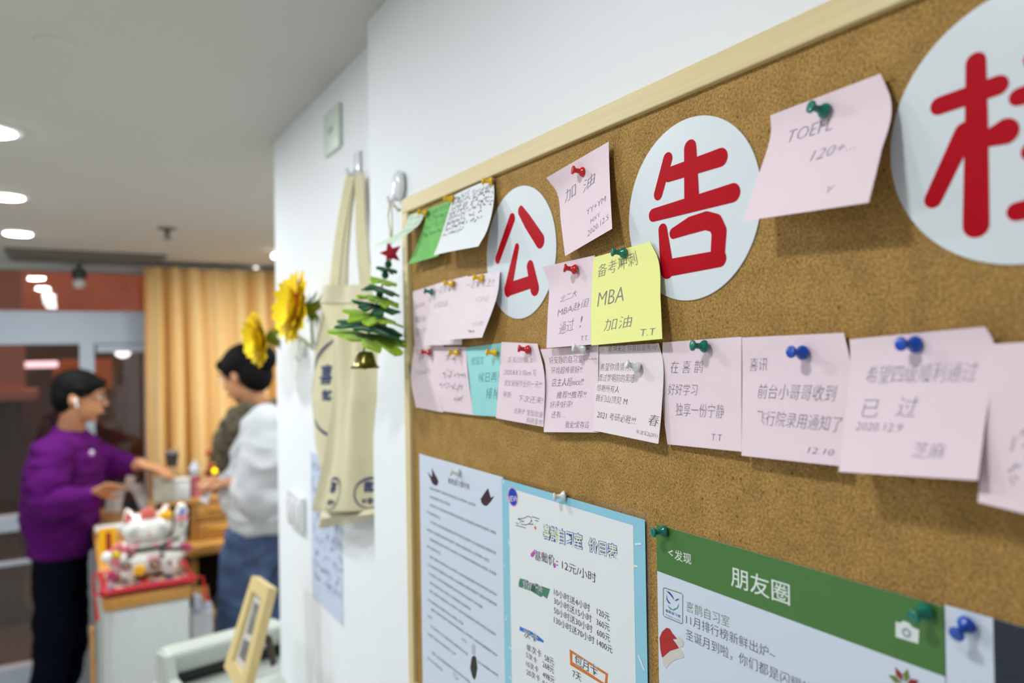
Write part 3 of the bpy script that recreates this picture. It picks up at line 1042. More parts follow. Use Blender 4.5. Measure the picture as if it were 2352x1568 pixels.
flat(o, 'badge_rim', [circ(1178, 1140.7, .0093, D1 + .00005)], mat('badge_pink', (222, 160, 190), .4))
flat(o, 'badge', [circ(1178, 1140.7, .0082, D1 + .0001)], mat('badge_blue', (20, 70, 190), .4))
ptext(o, [((1164.3, 1151.5), (1190.4, 1152), 13, 'NEW')], mat('badge_text', (236, 206, 226), .4), D1 + .00015, .012)
TB = mat('title_blue', (74, 108, 214), .4)
title = [((1247.4, 1235), (1337, 1262.6), 33, '喜鹊自习室'), ((1352.5, 1266), (1418.5, 1286.5), 33, '价目表')]
ptext(o, [((p0[0] - 1.5, p0[1] + 1.5), (p1[0] + 1.5, p1[1] + 1.5), h + 3, s) for p0, p1, h, s in title], TB, D1, .06, 'title_outline')
ptext(o, title, mat('title_cream', (240, 242, 200), .4), D1 + .0002, .008, 'title')
flat(o, 'brush_mark', [quad_px([zp(*q) for q in L], D1 - .00006) for L in
                       ([(252, 615), (285, 582), (300, 600), (270, 642), (255, 635)], [(325, 605), (350, 600), (365, 625), (340, 660)], [(380, 630), (405, 622), (412, 640), (390, 675)], [(418, 690), (436, 680), (440, 715), (425, 722)])],
     mat('magenta_brush', (188, 80, 178), .5))
gs = [(165, 830), (175, 795), (235, 812), (240, 825), (310, 838), (318, 848), (397, 875), (390, 900), (375, 947), (345, 925), (330, 935), (255, 890), (240, 885), (165, 858)]
flat(o, 'brush_mark', [quad_px([zp(*q) for q in gs], D1 - .00006)], mat('green_brush', (72, 132, 108), .5))
flat(o, 'brush_mark', [quad_px([zp(*q) for q in [(172, 1150), (240, 1180), (290, 1205), (350, 1255), (348, 1272), (280, 1245), (230, 1205), (172, 1180)]], D1 - .00006)], mat('blue_brush', (40, 112, 204), .5))
ob = [zp(540, 1318), zp(825, 1500), zp(818, 1600), zp(545, 1435)]
oi = [zp(562, 1350), zp(806, 1508), zp(800, 1570), zp(562, 1412)]
mbq = MB()
O3, I3 = quad_px(ob, D1 - .00006), quad_px(oi, D1 - .00006)
for k in range(4):
    mbq.add([O3[k], O3[(k + 1) % 4], I3[(k + 1) % 4], I3[k]], [(0, 1, 2, 3)])
mbq.build('brush_mark', mat('orange_brush', (214, 116, 44), .5), o)
PT_ = [((285, 660), (430, 703), 23, '基础价'), ((441, 700), (455, 705), 11, ':'), ((485, 728), (735, 833), 22, '12元/小时'), ((200, 865), (335, 912), 18, '充值卡'),
       ((425, 920), (690, 1045), 17, '10小时送4小时'), ((742, 1063), (835, 1113), 16, '120元'), ((425, 985), (702, 1125), 17, '30小时送15小时'), ((738, 1140), (835, 1190), 16, '360元'),
       ((425, 1055), (708, 1202), 17, '50小时送30小时'), ((742, 1217), (838, 1268), 16, '600元'), ((425, 1125), (722, 1285), 17, '130小时送70小时'), ((742, 1292), (855, 1353), 16, '1400元'),
       ((205, 1230), (300, 1272), 19, '次卡'), ((222, 1328), (333, 1385), 17, '单次卡'), ((355, 1403), (425, 1440), 15, '58元'), ((220, 1378), (300, 1428), 14, '5次卡'), ((342, 1450), (425, 1503), 15, '268元'),
       ((220, 1445), (310, 1498), 15, '10次卡'), ((342, 1527), (430, 1578), 15, '498元'), ((222, 1507), (322, 1563), 15, '20次卡'), ((342, 1590), (430, 1640), 15, '948元'),
       ((580, 1430), (745, 1522), 24, '包月卡'), ((562, 1525), (625, 1562), 18, '7天')]
HAL = [(zp(a_[0] - 4, a_[1] + 4), zp(b_[0] + 4, b_[1] + 4), h + 2.5, s) for a_, b_, h, s in PT_ if s in ('基础价', '充值卡', '次卡', '包月卡')]
ptext(o, HAL, WPAPER, D1 + .00002, .045, 'lettering_halo')
ptext(o, [(zp(*a_), zp(*b_), h, s) for a_, b_, h, s in PT_], BLACKP, D1 + .0002, -.008)
zb_l = [[(158, 357), (205, 352), (232, 338), (255, 345), (262, 370), (240, 395), (215, 402), (185, 398), (172, 380), (205, 378), (158, 357)], [(240, 395), (272, 400), (262, 385)],
        [(262, 340), (318, 358)], [(285, 368), (312, 376)], [(145, 388), (165, 394)], [(145, 405), (215, 424)]]
line_px(o, 'bird_print', [[zp(*q) for q in L] for L in zb_l], .0006, D1 + .0001, BLACKP)
flat(o, 'star_print', [circ(*zp(287, 423), .0018, D1 + .0001, 5)], mat('orange_brush', (214, 116, 44)))
flat(o, 'beak_print', [circ(*zp(257, 372), .0008, D1 + .0001, 8)], RED)
line_px(o, 'border_dashes', [[zp(*a_), zp(*b_)] for a_, b_ in (((1025, 545), (1070, 540)), ((1015, 705), (1045, 708)), ((1048, 1365), (1092, 1475)), ((88, 510), (96, 550)), ((70, 1110), (80, 1070)),
                                                              ((92, 1300), (115, 1322)), ((95, 1515), (112, 1545)), ((60, 690), (66, 720)), ((48, 95), (60, 75)))], .0016, D1 + .0001, WPAPER)

# green-headed poster
DG = .0012
tl, tr = onB(1507.5, 1202, DG), onB(2168, 1395, DG)
gz = (tl.z + tr.z) / 2
gy0, gy1 = tl.y, tr.y
gb = (onB(1507.5, 1309, DG).z + onB(2155, 1549, DG).z) / 2
GREEN = mat('leaf_green_print', (72, 122, 56), .4, var=.04, scale=5)
o = MB().box((BX - DG, gy1, gz - .297), (BX - DG + .0002, gy0, gz)).build('green_poster', BPAPER)
tag(o, 'white poster with green 朋友圈 header band and red hat picture', 'poster', 'sheets on the lower half of the board')
flat(o, 'header_band', [[(BX - DG - .0001, gy0, gz), (BX - DG - .0001, gy1, gz), (BX - DG - .0001, gy1, gb), (BX - DG - .0001, gy0, gb)]], GREEN)
zg = lambda x, y: (1480 + x / 4.0409, 1180 + y / 4.0409)
WP = mat('white_print', (226, 234, 232), .4)
ptext(o, [((1549.5, 1285), (1588, 1297), 24, '发现'), (zg(805, 668), zg(1352, 855), 47, '朋友圈')], WP, DG + .0002, .006)
line_px(o, 'arrow_print', [[zg(262, 342), zg(225, 355), zg(262, 388)]], .0011, DG + .0002, WP)
ptext(o, [(zg(388, 900), zg(790, 1055), 24, '喜鹊自习室')], mat('soft_green_print', (112, 150, 112), .4), DG + .0002, -.01)
ptext(o, [(zg(388, 1020), zg(1215, 1362), 24, '11月排行榜新鲜出炉~'), (zg(385, 1162), zg(1560, 1700), 25, '圣诞月到啦，你们都是闪耀的')], mat('grey_print', (92, 90, 100), .4), DG + .0002, -.01)
LB = [(175, 690), (188, 685), (345, 738), (355, 750), (355, 1010), (345, 1018), (185, 950), (175, 935), (175, 690)]
line_px(o, 'logo_border', [[zg(*q) for q in LB]], .0005, DG + .0002, mat('leaf_green_print', (82, 134, 66)))
flat(o, 'logo_bird', [[onB(*zg(*q), DG + .0002) for q in L] for L in
                      ([(200, 712), (235, 725), (262, 760), (278, 800), (255, 770), (225, 735)], [(205, 740), (212, 790), (245, 835), (225, 828), (205, 795)],
                       [(282, 805), (305, 785), (328, 792), (310, 797), (290, 808)])], mat('logo_navy', (40, 56, 150), .4))
flat(o, 'logo_bird', [[onB(*zg(*q), DG + .0002) for q in L] for L in ([(210, 845), (260, 885), (300, 870), (322, 825), (312, 872), (275, 895), (240, 885)],)], mat('logo_green', (88, 150, 130), .4))
ptext(o, [(zg(195, 905), zg(335, 965), 6.5, '喜鹊自习室')], mat('logo_navy', (40, 56, 150)), DG + .0002)
ptext(o, [(zg(198, 940), zg(335, 1000), 3.5, 'Magpie study')], mat('logo_green', (88, 150, 130)), DG + .0002)
flat(o, 'hat_print', [[onB(*zg(*q), DG + .0002) for q in [(140, 1150), (165, 1090), (205, 1055), (235, 1065), (262, 1110), (305, 1160), (262, 1160), (300, 1210), (322, 1245), (240, 1270), (165, 1335), (148, 1260)]]], mat('hat_red', (176, 30, 30), .5))
flat(o, 'hat_trim_print', [[onB(*zg(*q), DG + .00022) for q in [(165, 1335), (240, 1272), (325, 1243), (350, 1280), (372, 1330), (290, 1350), (235, 1385), (200, 1435), (175, 1400)]],
                           circ(*zg(330, 1188), .0034, DG + .00022)], mat('hat_fur', (214, 208, 200), .6))
flat(o, 'camera_icon', [[onB(x, y, DG + .0002) for x, y in [(2057, 1427), (2068, 1430), (2074, 1425), (2088, 1430), (2096, 1440), (2111, 1446), (2109, 1478), (2057, 1462)]]], WP)
flat(o, 'camera_lens_icon', [circ(2082, 1453, .0024, DG + .0003)], mat('grey_print2', (150, 156, 166), .4))
flat(o, 'camera_dot_icon', [circ(2082, 1453, .0012, DG + .0004)], WP)
cp = onB(2078, 1572, DG)
for k in range(8):
    a_ = k * PI / 4 + .2
    L_ = .009
    pts = [(BX - DG - .0002 - k * 1e-5, cp.y + math.cos(a_ + da) * L_ * rr, cp.z + math.sin(a_ + da) * L_ * rr) for da, rr in ((0, .15), (.35, .6), (0, 1), (-.35, .6))]
    flat(o, 'flower_print', [pts], mat('flower_red', (150, 30, 40), .5) if k % 2 else mat('flower_green', (110, 130, 50), .5))

# photo sheet at far right
DW = .0012
tl = onB(2170, 1388, DW)
pe = onB(2281, 1417, DW)
o = MB().box((BX - DW, pe.y - .12, tl.z - .2), (BX - DW + .0002, tl.y, tl.z)).build('photo_sheet', BPAPER)
tag(o, 'white sheet with a dark navy picture at the lower right corner of the view', 'poster', 'sheets on the lower half of the board')
flat(o, 'picture', [[(BX - DW - .0001, pe.y, tl.z), (BX - DW - .0001, pe.y - .119, tl.z), (BX - DW - .0001, pe.y - .119, tl.z - .19), (BX - DW - .0001, pe.y, tl.z - .19)]], mat('navy_print', (28, 38, 54), .4, var=.3, scale=20))

# ================================================================== WALL ITEMS
PLW = mat('white_glossy_plastic', (228, 232, 234), .2)
# adhesive hooks
p = onX(924, 428, W1)
e = empty('wall_hook', p, 'glossy white oval adhesive hook above the top left corner of the cork board', 'hook')
MB().ell(p - Vector((.006, 0, 0)), (.007, .0165, .021), n=24, m=14).build('base', PLW, e, True)
MB().tube([p + Vector((-.008, 0, -.010)), p + Vector((-.013, 0, -.020)), p + Vector((-.019, 0, -.022)), p + Vector((-.021, 0, -.015))], [.003, .003, .0028, .002], 8).build('prong', PLW, e, True)
hook1 = p
p = onX(826, 385, W2)
e = empty('wall_hook', p, 'small white hook holding the cotton tote bags', 'hook')
MB().rbox((p.x - .006, p.y - .013, p.z - .018), (p.x - .0005, p.y + .013, p.z + .026), .0025).build('base', PLW, e, 30)
MB().tube([p + Vector((-.006, 0, -.004)), p + Vector((-.012, 0, -.014)), p + Vector((-.020, 0, -.012)), p + Vector((-.022, 0, -.003))], [.004, .0035, .0035, .003], 8).build('prong', PLW, e, True)
hook2 = p
# blank plate and switch
MINT = mat('pale_plate', (214, 224, 214), .4)
a, b = onX(752, 300, W2), onX(787, 300, W2)
zz1, zz0 = onX(770, 250, W2).z, onX(770, 350, W2).z
e = empty('wall_plate', (W2, (a.y + b.y) / 2, zz0), 'pale green-white cover plate high on the recessed wall', 'plate')
MB().rbox((W2 - .008, b.y, zz0), (W2 - .0005, a.y, zz1), .002).build('plate', MINT, e, 30)
MB().rbox((W2 - .0095, b.y + .03, (zz0 + zz1) / 2 - .006), (W2 - .007, a.y - .03, (zz0 + zz1) / 2 + .006), .001).build('indicator', mat('plate_grey', (176, 186, 178), .4), e, 30)
a, b = onX(672, 1170, W2), onX(703, 1170, W2)
zz1, zz0 = onX(688, 1134, W2).z, onX(688, 1212, W2).z
e = empty('light_switch', (W2, (a.y + b.y) / 2, zz0), 'white wall switch left of the tote bags, low on the recessed wall', 'switch')
MB().rbox((W2 - .011, b.y, zz0), (W2 - .0005, a.y, zz1), .003).build('plate', PLW, e, 30)
ym = (a.y + b.y) / 2
for q in (0, 1):
    MB().rbox((W2 - .014, b.y + .008 + q * (ym - b.y - .006), zz0 + .012), (W2 - .010, ym - .002 + q * (a.y - ym - .006), zz1 - .012), .0015).build('rocker', PLW, e, 30)
# paper on the wall
a, b = onX(716, 1200, W2), onX(786, 1200, W2)
zz1, zz0 = onX(750, 1052, W2).z, onX(750, 1400, W2).z
o = MB().box((W2 - .0008, b.y, zz0), (W2 - .0004, a.y, zz1)).build('wall_sheet', mat('bluish_paper', (204, 216, 238), .5))
tag(o, 'bluish white sheet taped behind the tote bags with blurred blue writing', 'poster')
mb = MB()
for k in range(10):
    z_ = zz1 - .03 - k * (zz1 - zz0 - .05) / 10
    rnd = random.Random(k + 400)
    y_ = a.y - .01
    while y_ > b.y + .02:
        V, Fa = scribble(0, 0, .012, .012, rnd.randint(0, 9999), .0022)
        if rnd.random() < .6:
            mb.add([(W2 - .001, y_ - x_, z_ - yy_) for x_, yy_ in V], Fa)
        y_ -= .018
mb.build('handwriting', mat('blue_ink', (120, 132, 176), .6), o)


# ---- tote bags
CANVAS = mat('natural_cotton', (216, 208, 172), .9, var=.04, scale=60, bump=.25, bscale=900, spec=.1, sheen=.2)
CANV2 = mat('cotton_hem', (216, 208, 180), .9, var=.05, scale=60, bump=.25, bscale=900, spec=.1)
NAVY = mat('navy_print_cloth', (48, 62, 104), .8)


def bag_pt(px, py, off):
    return onX(px, py, W2 - off)


def bag_sheet(rows, nu=26, nv=40, wob=.003, seed=0, t=.0012, fold=5):
    bs = [r[0] for r in rows]
    Ls = [bag_pt(*r[1]) for r in rows]
    Rs = [bag_pt(*r[2]) for r in rows]

    def piece(vals, b):
        for i in range(len(bs) - 1):
            if b <= bs[i + 1] + 1e-9:
                u = (b - bs[i]) / (bs[i + 1] - bs[i])
                u = u * u * (3 - 2 * u) * .4 + u * .6
                return vals[i].lerp(vals[i + 1], u)
        return vals[-1].copy()

    def fn(a, b):
        p = piece(Ls, b).lerp(piece(Rs, b), a)
        p.x += 1.6 * wob * (math.sin(a * fold * 2 + seed + b * 2.2) + .6 * math.sin(a * fold * 3.7 - b * 3 + seed * 2)) - .012 * math.sin(PI * a) * min(1, b * 2)
        p.x = min(p.x, W2 - .002)
        return p
    return fn


def strap(parent, pts, wd, m, name='handle'):
    # flat band along points, width in y/z plane
    mb = MB()
    P3 = [Vector(p_) for p_ in pts]
    n = len(P3)
    V = []
    for i, p_ in enumerate(P3):
        t_ = (P3[min(i + 1, n - 1)] - P3[max(i - 1, 0)]).normalized()
        sd = t_.cross(Vector((1, .35, 0))).normalized() * wd / 2
        nr = t_.cross(sd).normalized() * .0012
        V += [p_ + sd + nr, p_ - sd + nr, p_ - sd - nr, p_ + sd - nr]
    Fc = []
    for i in range(n - 1):
        for k in range(4):
            Fc.append((4 * i + k, 4 * i + (k + 1) % 4, 4 * i + 4 + (k + 1) % 4, 4 * i + 4 + k))
    Fc += [(3, 2, 1, 0), tuple(4 * (n - 1) + k for k in range(4))]
    return mb.add(V, Fc).build(name, m, parent, 40)


hp = hook2 + Vector((-.016, 0, -.012))


def arc(a, b, n=12, out=.0):
    a, b = Vector(a), Vector(b)
    r = []
    for i in range(n + 1):
        t_ = i / n
        p_ = a.lerp(b, t_)
        p_ += Vector((-out * math.sin(PI * t_), 0, 0))
        r.append(p_)
    return r


# back bag
e = empty('tote_bag', bag_pt(790, 1100, .01), 'natural cotton tote bag hanging behind, its left side and blue ring print showing', 'bag', 'cotton tote bags on the recessed wall')
fb = bag_sheet([(0, (738, 700, .028), (858, 690, .022)), (.2, (716, 790, .030), (866, 780, .022)), (.45, (708, 900, .026), (870, 900, .02)), (.8, (722, 1010, .022), (872, 1030, .02)), (1, (740, 1080, .018), (872, 1090, .018))], seed=1)
v, f = thick_grid(fb, 26, 40, .0014)
MB().add(v, f).build('body', CANVAS, e, 60)
ring = []
for k in range(34):
    t_ = PI * .42 + k * PI * 1.1 / 33
    ring.append((.62 + .50 * math.cos(t_), .47 + .30 * math.sin(t_)))
V, Fa = ribbon(ring, .022)
MB().add([fb(min(max(x_, 0), 1), y_) - Vector((.0012, 0, 0)) for x_, y_ in V], Fa).build('ring_print', NAVY, e)
V, Fa = [], []
for s, a0_, b0_, a1_, hh in (('喜', .30, .40, .46, .09), ('鹊', .34, .52, .48, .09)):
    v_, f_ = tmesh(s, .02)
    n = len(V)
    V += [(a0_ + (a1_ - a0_) * x_, b0_ - hh * y_) for x_, y_ in v_]
    Fa += [tuple(i + n for i in q) for q in f_]
MB().add([fb(x_, y_) - Vector((.0012, 0, 0)) for x_, y_ in V], Fa).build('lettering', NAVY, e)
strap(e, arc(bag_pt(812, 404, .014), bag_pt(790, 680, .030), 12, .004), .017, CANV2)
strap(e, arc(bag_pt(826, 402, .012), bag_pt(838, 680, .022), 12, .004), .017, CANV2)

# front bag
e = empty('tote_bag', bag_pt(800, 1180, .03), 'natural cotton tote bag hanging in front, with small blue stamps near its hem', 'bag', 'cotton tote bags on the recessed wall')
ff = bag_sheet([(0, (747, 655, .060), (872, 652, .024)), (.10, (738, 700, .062), (880, 700, .024)), (.22, (768, 775, .058), (886, 765, .024)), (.45, (770, 905, .050), (888, 900, .024)),
                (.75, (750, 1050, .044), (890, 1050, .024)), (.97, (720, 1168, .040), (892, 1166, .022)), (1, (722, 1174, .038), (892, 1170, .022))], seed=4, wob=.0026)
v, f = thick_grid(ff, 30, 50, .0016)
MB().add(v, f).build('body', CANVAS, e, 60)
fl = bag_sheet([(0, (732, 1164, .030), (892, 1158, .018)), (.5, (733, 1190, .034), (892, 1176, .018)), (1, (730, 1214, .022), (892, 1186, .014))], seed=2, wob=.002)
v, f = thick_grid(fl, 20, 8, .0014)
MB().add(v, f).build('gusset', CANV2, e, 60)
fh = lambda a_, b_: ff(a_, .012 + b_ * .075) - Vector((.0022, 0, 0))
v, f = thick_grid(fh, 30, 6, .0012)
MB().add(v, f).build('hem', CANV2, e, 60)


def stamp(cx, cy, rw, rh, s1):
    L = []
    for k in range(29):
        t_ = 2 * PI * k / 28
        r_ = 1 - .12 * math.cos(2 * t_) * (1 if rw < rh * .6 else 0)
        L.append((cx + rw * math.cos(t_) * (1 - .22 * math.sin(t_) * -1 * (-1)), cy + rh * math.sin(t_)))
    V, Fa = ribbon(L, .008)
    V = list(V)
    Fa = list(Fa)
    for s, yy, hh in s1:
        v_, f_ = tmesh(s, .02)
        n = len(V)
        V += [(cx - rw * .5 + rw * x_, yy - hh * y_) for x_, y_ in v_]
        Fa += [tuple(i + n for i in q) for q in f_]
    MB().add([ff(min(max(x_, 0), 1), min(y_, 1)) - Vector((.0012, 0, 0)) for x_, y_ in V], Fa).build('stamp_print', NAVY, e)


stamp(.36, .905, .125, .068, (('喜', .890, .04), ('中', .945, .03)))
stamp(.80, .905, .12, .064, (('鹊', .892, .04), ('中', .945, .03)))
strap(e, arc(bag_pt(806, 404, .024), bag_pt(768, 668, .052), 12, .004), .022, CANVAS)
strap(e, arc(bag_pt(826, 402, .020), bag_pt(848, 664, .030), 12, .004), .022, CANVAS)
# ================================================================== FELT TREE ORNAMENT
FG = mat('dark_green_felt', (14, 96, 52), .95, var=.12, scale=300, spec=.1, sheen=.3)
LG = mat('lime_felt', (160, 206, 30), .95, var=.10, scale=300, spec=.1, sheen=.3)
RF = mat('red_felt', (172, 28, 50), .95, var=.12, scale=300, spec=.1, sheen=.3)
TW = mat('jute_twine', (206, 194, 166), .9)
BRS = mat('antique_brass', (132, 120, 70), .3, 1, var=.2, scale=60)
tx, ty = hook1.x, hook1.y
top3 = onX(899, 582, W1 - .030)
bot3 = onX(838, 795, W1 - .072)
e = empty('felt_tree', top3, 'hanging felt christmas tree with red star and brass bell beside the cork board', 'ornament')


def tpos(t_):
    return top3.lerp(bot3, t_)


axis = (top3 - bot3).normalized()
sv = []
for k in range(10):
    r_ = .0155 if k % 2 == 0 else .0066
    a_ = PI / 2 + k * PI / 5 + .25
    sv.append((r_ * math.cos(a_), r_ * math.sin(a_)))
rr_ = (rt * .8 + Vector((0, -1, 0)) * .4).normalized()
zz_ = (Vector((0, 0, 1))).normalized()
MB().prism([top3 + rr_ * x_ + zz_ * y_ for x_, y_ in sv], rr_.cross(zz_) * .0035).build('star', RF, e, 30)
lay = [(.17, .0125, FG), (.30, .0175, LG), (.39, .0225, FG), (.49, .0265, LG), (.57, .030, FG), (.68, .036, LG), (.78, .042, FG), (.885, .049, LG)]
axis_l = (Vector((0, 0, 1)) + rt * .27 - fw * .16).normalized()
A1 = axis_l.orthogonal().normalized()
B1 = axis_l.cross(A1)
for k, (t_, r_, m_) in enumerate(lay):
    c = tpos(t_)
    NP = 72
    nl = 8 if k > 1 else 6
    V = []
    for q in range(NP):
        a_ = 2 * PI * q / NP
        lobe = abs(math.cos(nl * a_ / 2 + k)) ** .7
        fine = .06 * math.cos(nl * 2.0 * a_)
        rad = r_ * (.60 + .42 * lobe + fine)
        droop = -.0016 * lobe * (1 + math.sin(a_ * 3 + k)) - rad * (.08 + .10 * math.sin(a_ * 2 + k * 1.7) * lobe)
        V.append(c + (A1 * math.cos(a_) + B1 * math.sin(a_)) * rad + axis_l * droop)
    n = NP
    top = [p_ + axis * .0014 for p_ in V] + [c + axis * .0018]
    bo = [p_ - axis * .0014 for p_ in V] + [c - axis * .0012]
    Fc = [(q, (q + 1) % n, n) for q in range(n)] + [(n + 1 + (q + 1) % n, n + 1 + q, 2 * n + 1) for q in range(n)] + [(q, n + 1 + q, n + 1 + (q + 1) % n, (q + 1) % n) for q in range(n)]
    MB().add(top + bo, Fc).build('felt_layer', m_, e)
for t_ in (.12, .24, .45, .66, .965):
    MB().ell(tpos(t_), (.0045, .0045, .0050), n=14, m=8).build('bead', FG, e, True)
MB().tube([top3, bot3 + (bot3 - top3).normalized() * .012], .0013, 6).build('cord', TW, e)
bl = bot3 + Vector((0, 0, -.006))
MB().lathe([(.003, 0), (.0095, -.001), (.0115, -.005), (.0128, -.012), (.0150, -.017), (.0178, -.0195), (.0174, -.0208), (.013, -.018), (.008, -.008)], bl, n=28).build('bell', BRS, e, True)
MB().ell(bl - Vector((0, 0, .019)), (.0035, .0035, .0035), n=12, m=8).build('clapper', BRS, e, True)
hk = hook1 + Vector((-.017, 0, -.020))
MB().tube([hk, hk + Vector((-.002, .004, -.02)), top3 + Vector((0, .003, .03)), top3 + Vector((0, .001, .012))], .0009, 6).build('string', TW, e)
MB().tube([hk, hk + Vector((.001, -.003, -.02)), top3 + Vector((0, -.004, .03)), top3 + Vector((0, -.001, .012))], .0009, 6).build('string', TW, e)
kn = onX(916, 482, W1 - .02)
MB().ell(kn, (.003, .003, .0025), n=10, m=6).tube([kn, onX(900, 464, W1 - .024)], .0011, 6).tube([kn, onX(902, 472, W1 - .026)], .0011, 6).build('knot', TW, e, True)

# ================================================================== SUNFLOWERS
YEL = mat('sunflower_yellow', (255, 234, 20), .8, var=.12, scale=60, rgb2=(255, 218, 6))
ORC = mat('orange_centre', (224, 134, 22), .9, var=.3, scale=300, bump=.5)
SEP = mat('sepal_green', (128, 150, 40), .85, var=.3, scale=80)


def sunflower(c, R, label, seed, tilt):
    rnd = random.Random(seed)
    nrm = (Vector((-1, -.16, 0)) + Vector(tilt)).normalized()
    a1 = nrm.cross(Vector((0, 0, 1))).normalized()
    b1 = nrm.cross(a1).normalized()
    e = empty('sunflower', c, label, 'flower', 'artificial sunflowers on the wall')
    for ringi, (npet, rs, fwd) in enumerate(((15, 1.0, .14), (14, .88, .34), (11, .68, .56))):
        for k in range(npet):
            an = 2 * PI * (k + .5 * ringi + rnd.uniform(-.15, .15)) / npet
            d_ = a1 * math.cos(an) + b1 * math.sin(an)
            s_ = nrm.cross(d_)
            L_ = R * rs * rnd.uniform(.92, 1.08)
            V = []
            prof = [(.12, .08), (.35, .17), (.6, .235), (.84, .19), (1.0, .03)]
            cu = rnd.uniform(-.06, .08)
            for t_, w_ in prof:
                ctr = c + d_ * L_ * t_ + nrm * (R * fwd * (t_ - .1) + R * cu * math.sin(t_ * 3))
                V += [ctr + s_ * R * w_ + nrm * R * .03, ctr - nrm * R * .01, ctr - s_ * R * w_ + nrm * R * .03]
            Fc = []
            for q in range(4):
                for h_ in (0, 1):
                    Fc.append((3 * q + h_, 3 * q + h_ + 1, 3 * q + h_ + 4, 3 * q + h_ + 3))
            MB().add(V, Fc).build('petal', YEL, e, 70)
    rot = nrm.to_track_quat('Z', 'Y').to_matrix()
    MB().ell(c + nrm * R * .12, (R * .40, R * .40, R * .16), rot, 24, 10).build('centre', ORC, e, True)
    for k in range(26):
        an = 2 * PI * k / 26 + rnd.uniform(-.1, .1)
        d_ = a1 * math.cos(an) + b1 * math.sin(an)
        s_ = nrm.cross(d_)
        L_ = R * rnd.uniform(.42, .66)
        bk = -nrm * R * rnd.uniform(.20, .62)
        V = [c - nrm * R * .08 + s_ * R * .06, c - nrm * R * .08 - s_ * R * .06, c + d_ * L_ * .6 + bk - s_ * R * .07, c + d_ * L_ + bk * 1.1, c + d_ * L_ * .6 + bk + s_ * R * .07]
        MB().add(V, [(0, 1, 2, 3, 4)]).build('sepal', SEP, e)
    return e, nrm


cb = onX(686, 706, W2 - .055)
e1, n1_ = sunflower(cb, .066, 'larger yellow sunflower on the white wall beside the tote bags', 3, (0, .06, .10))
cs = onX(601, 778, W2 - .070)
e2, n2_ = sunflower(cs, .058, 'smaller yellow sunflower poking out past the end of the white wall', 5, (0, .10, -.12))
STG = mat('stem_green', (106, 130, 50), .7)
wpt = onX(718, 790, W2 - .003)
MB().tube([cb - n1_ * .006, cb + Vector((.02, -.01, -.02)), wpt], .0026, 8).build('stem', STG, e1, True)
MB().tube([cs - n2_ * .006, onX(645, 762, W2 - .03), onX(690, 775, W2 - .006), onX(718, 800, W2 - .003)], .0026, 8).build('stem', STG, e2, True)
p = onX(703, 815, W2)
e = empty('clear_hook', p, 'small clear hook below the larger sunflower', 'hook')
CLR = mat('clear_plastic', (210, 216, 216), .15)
MB().rbox((p.x - .004, p.y - .012, p.z - .004), (p.x - .0005, p.y + .012, p.z + .024), .0015).build('base', CLR, e, 30)
MB().tube([p + Vector((-.004, 0, .004)), p + Vector((-.014, 0, -.012)), p + Vector((-.022, 0, -.006))], .002, 8).build('prong', CLR, e, True)

# ================================================================== COUNTER
HC = 1.05
cfl, cfr = onZ(236, 1377, HC), onZ(439, 1345, HC)
cbk = onZ(206, 1172, HC)
cy0 = (cfl.y + cfr.y) / 2
cy1 = cbk.y
cx0, cx1 = cfl.x, cfr.x
cnt = empty('counter', ((cx0 + cx1) / 2, cy0, 0), 'narrow white counter with honey wood top under the lucky cat', 'counter')
MB().rbox((cx0, cy0, HC - .038), (cx1, cy1, HC), .003).build('worktop', OAK, cnt, 30)
MB().box((cx0 + .006, cy0 + .008, .0), (cx1 - .004, cy1 - .01, HC - .038)).build('body', WHITE, cnt)
MB().rbox((cx0 + .022, cy0 + .002, .08), (cx1 - .006, cy0 + .008, HC - .045), .002).build('front_panel', WHITE, cnt, 30)

a_, b_ = P(207, 1438, 2.62), P(223, 1572, 2.50)
d_ = (b_ - a_).normalized()
t_ = -b_.z / d_.z
foot = b_ + d_ * t_
if abs(foot.x - a_.x) > .3 or foot.x > cx0:
    foot = Vector((min(a_.x, cx0 - .03), b_.y - .05, 0))
o = MB().prism([foot, foot + Vector((.012, 0, 0)), a_ + Vector((.012, 0, 0)), a_], (0, -.03, 0)).build('wooden_batten', OAK)
tag(o, 'thin honey-coloured batten leaning at the left side of the white counter', 'batten')

# cushion
ccx, ccy = (cx0 + cx1) / 2 + .004, cy0 + .118
CR = mat('red_satin', (186, 24, 36), .45, var=.12, scale=30)


def patt(name, base, cols, scale=26):
    m = bpy.data.materials.new(name)
    m.use_nodes = True
    nt = m.node_tree
    b = nt.nodes['Principled BSDF']
    b.inputs['Roughness'].default_value = .3
    tc = nt.nodes.new('ShaderNodeTexCoord')
    v = nt.nodes.new('ShaderNodeTexVoronoi')
    v.inputs['Scale'].default_value = scale
    nt.links.new(tc.outputs['Object'], v.inputs['Vector'])
    cr = nt.nodes.new('ShaderNodeValToRGB')
    cr.color_ramp.interpolation = 'CONSTANT'
    el = cr.color_ramp.elements
    el[0].color = lin(base) + (1,)
    el[1].position = cols[0][0]
    el[1].color = lin(cols[0][1]) + (1,)
    for pos, c in cols[1:]:
        q = el.new(pos)
        q.color = lin(c) + (1,)
    sp = nt.nodes.new('ShaderNodeSeparateColor')
    nt.links.new(v.outputs['Color'], sp.inputs[0])
    nt.links.new(sp.outputs[0], cr.inputs[0])
    nt.links.new(cr.outputs[0], b.inputs['Base Color'])
    return m


CUSHT = patt('cushion_brocade', (196, 150, 140), [(.25, (70, 84, 120)), (.45, (226, 196, 180)), (.6, (190, 40, 50)), (.75, (60, 60, 70)), (.88, (232, 200, 120))], 60)
e = empty('cushion', (ccx, ccy, HC), 'red square cushion with patterned top under the lucky cat', 'cushion')
hw = .128


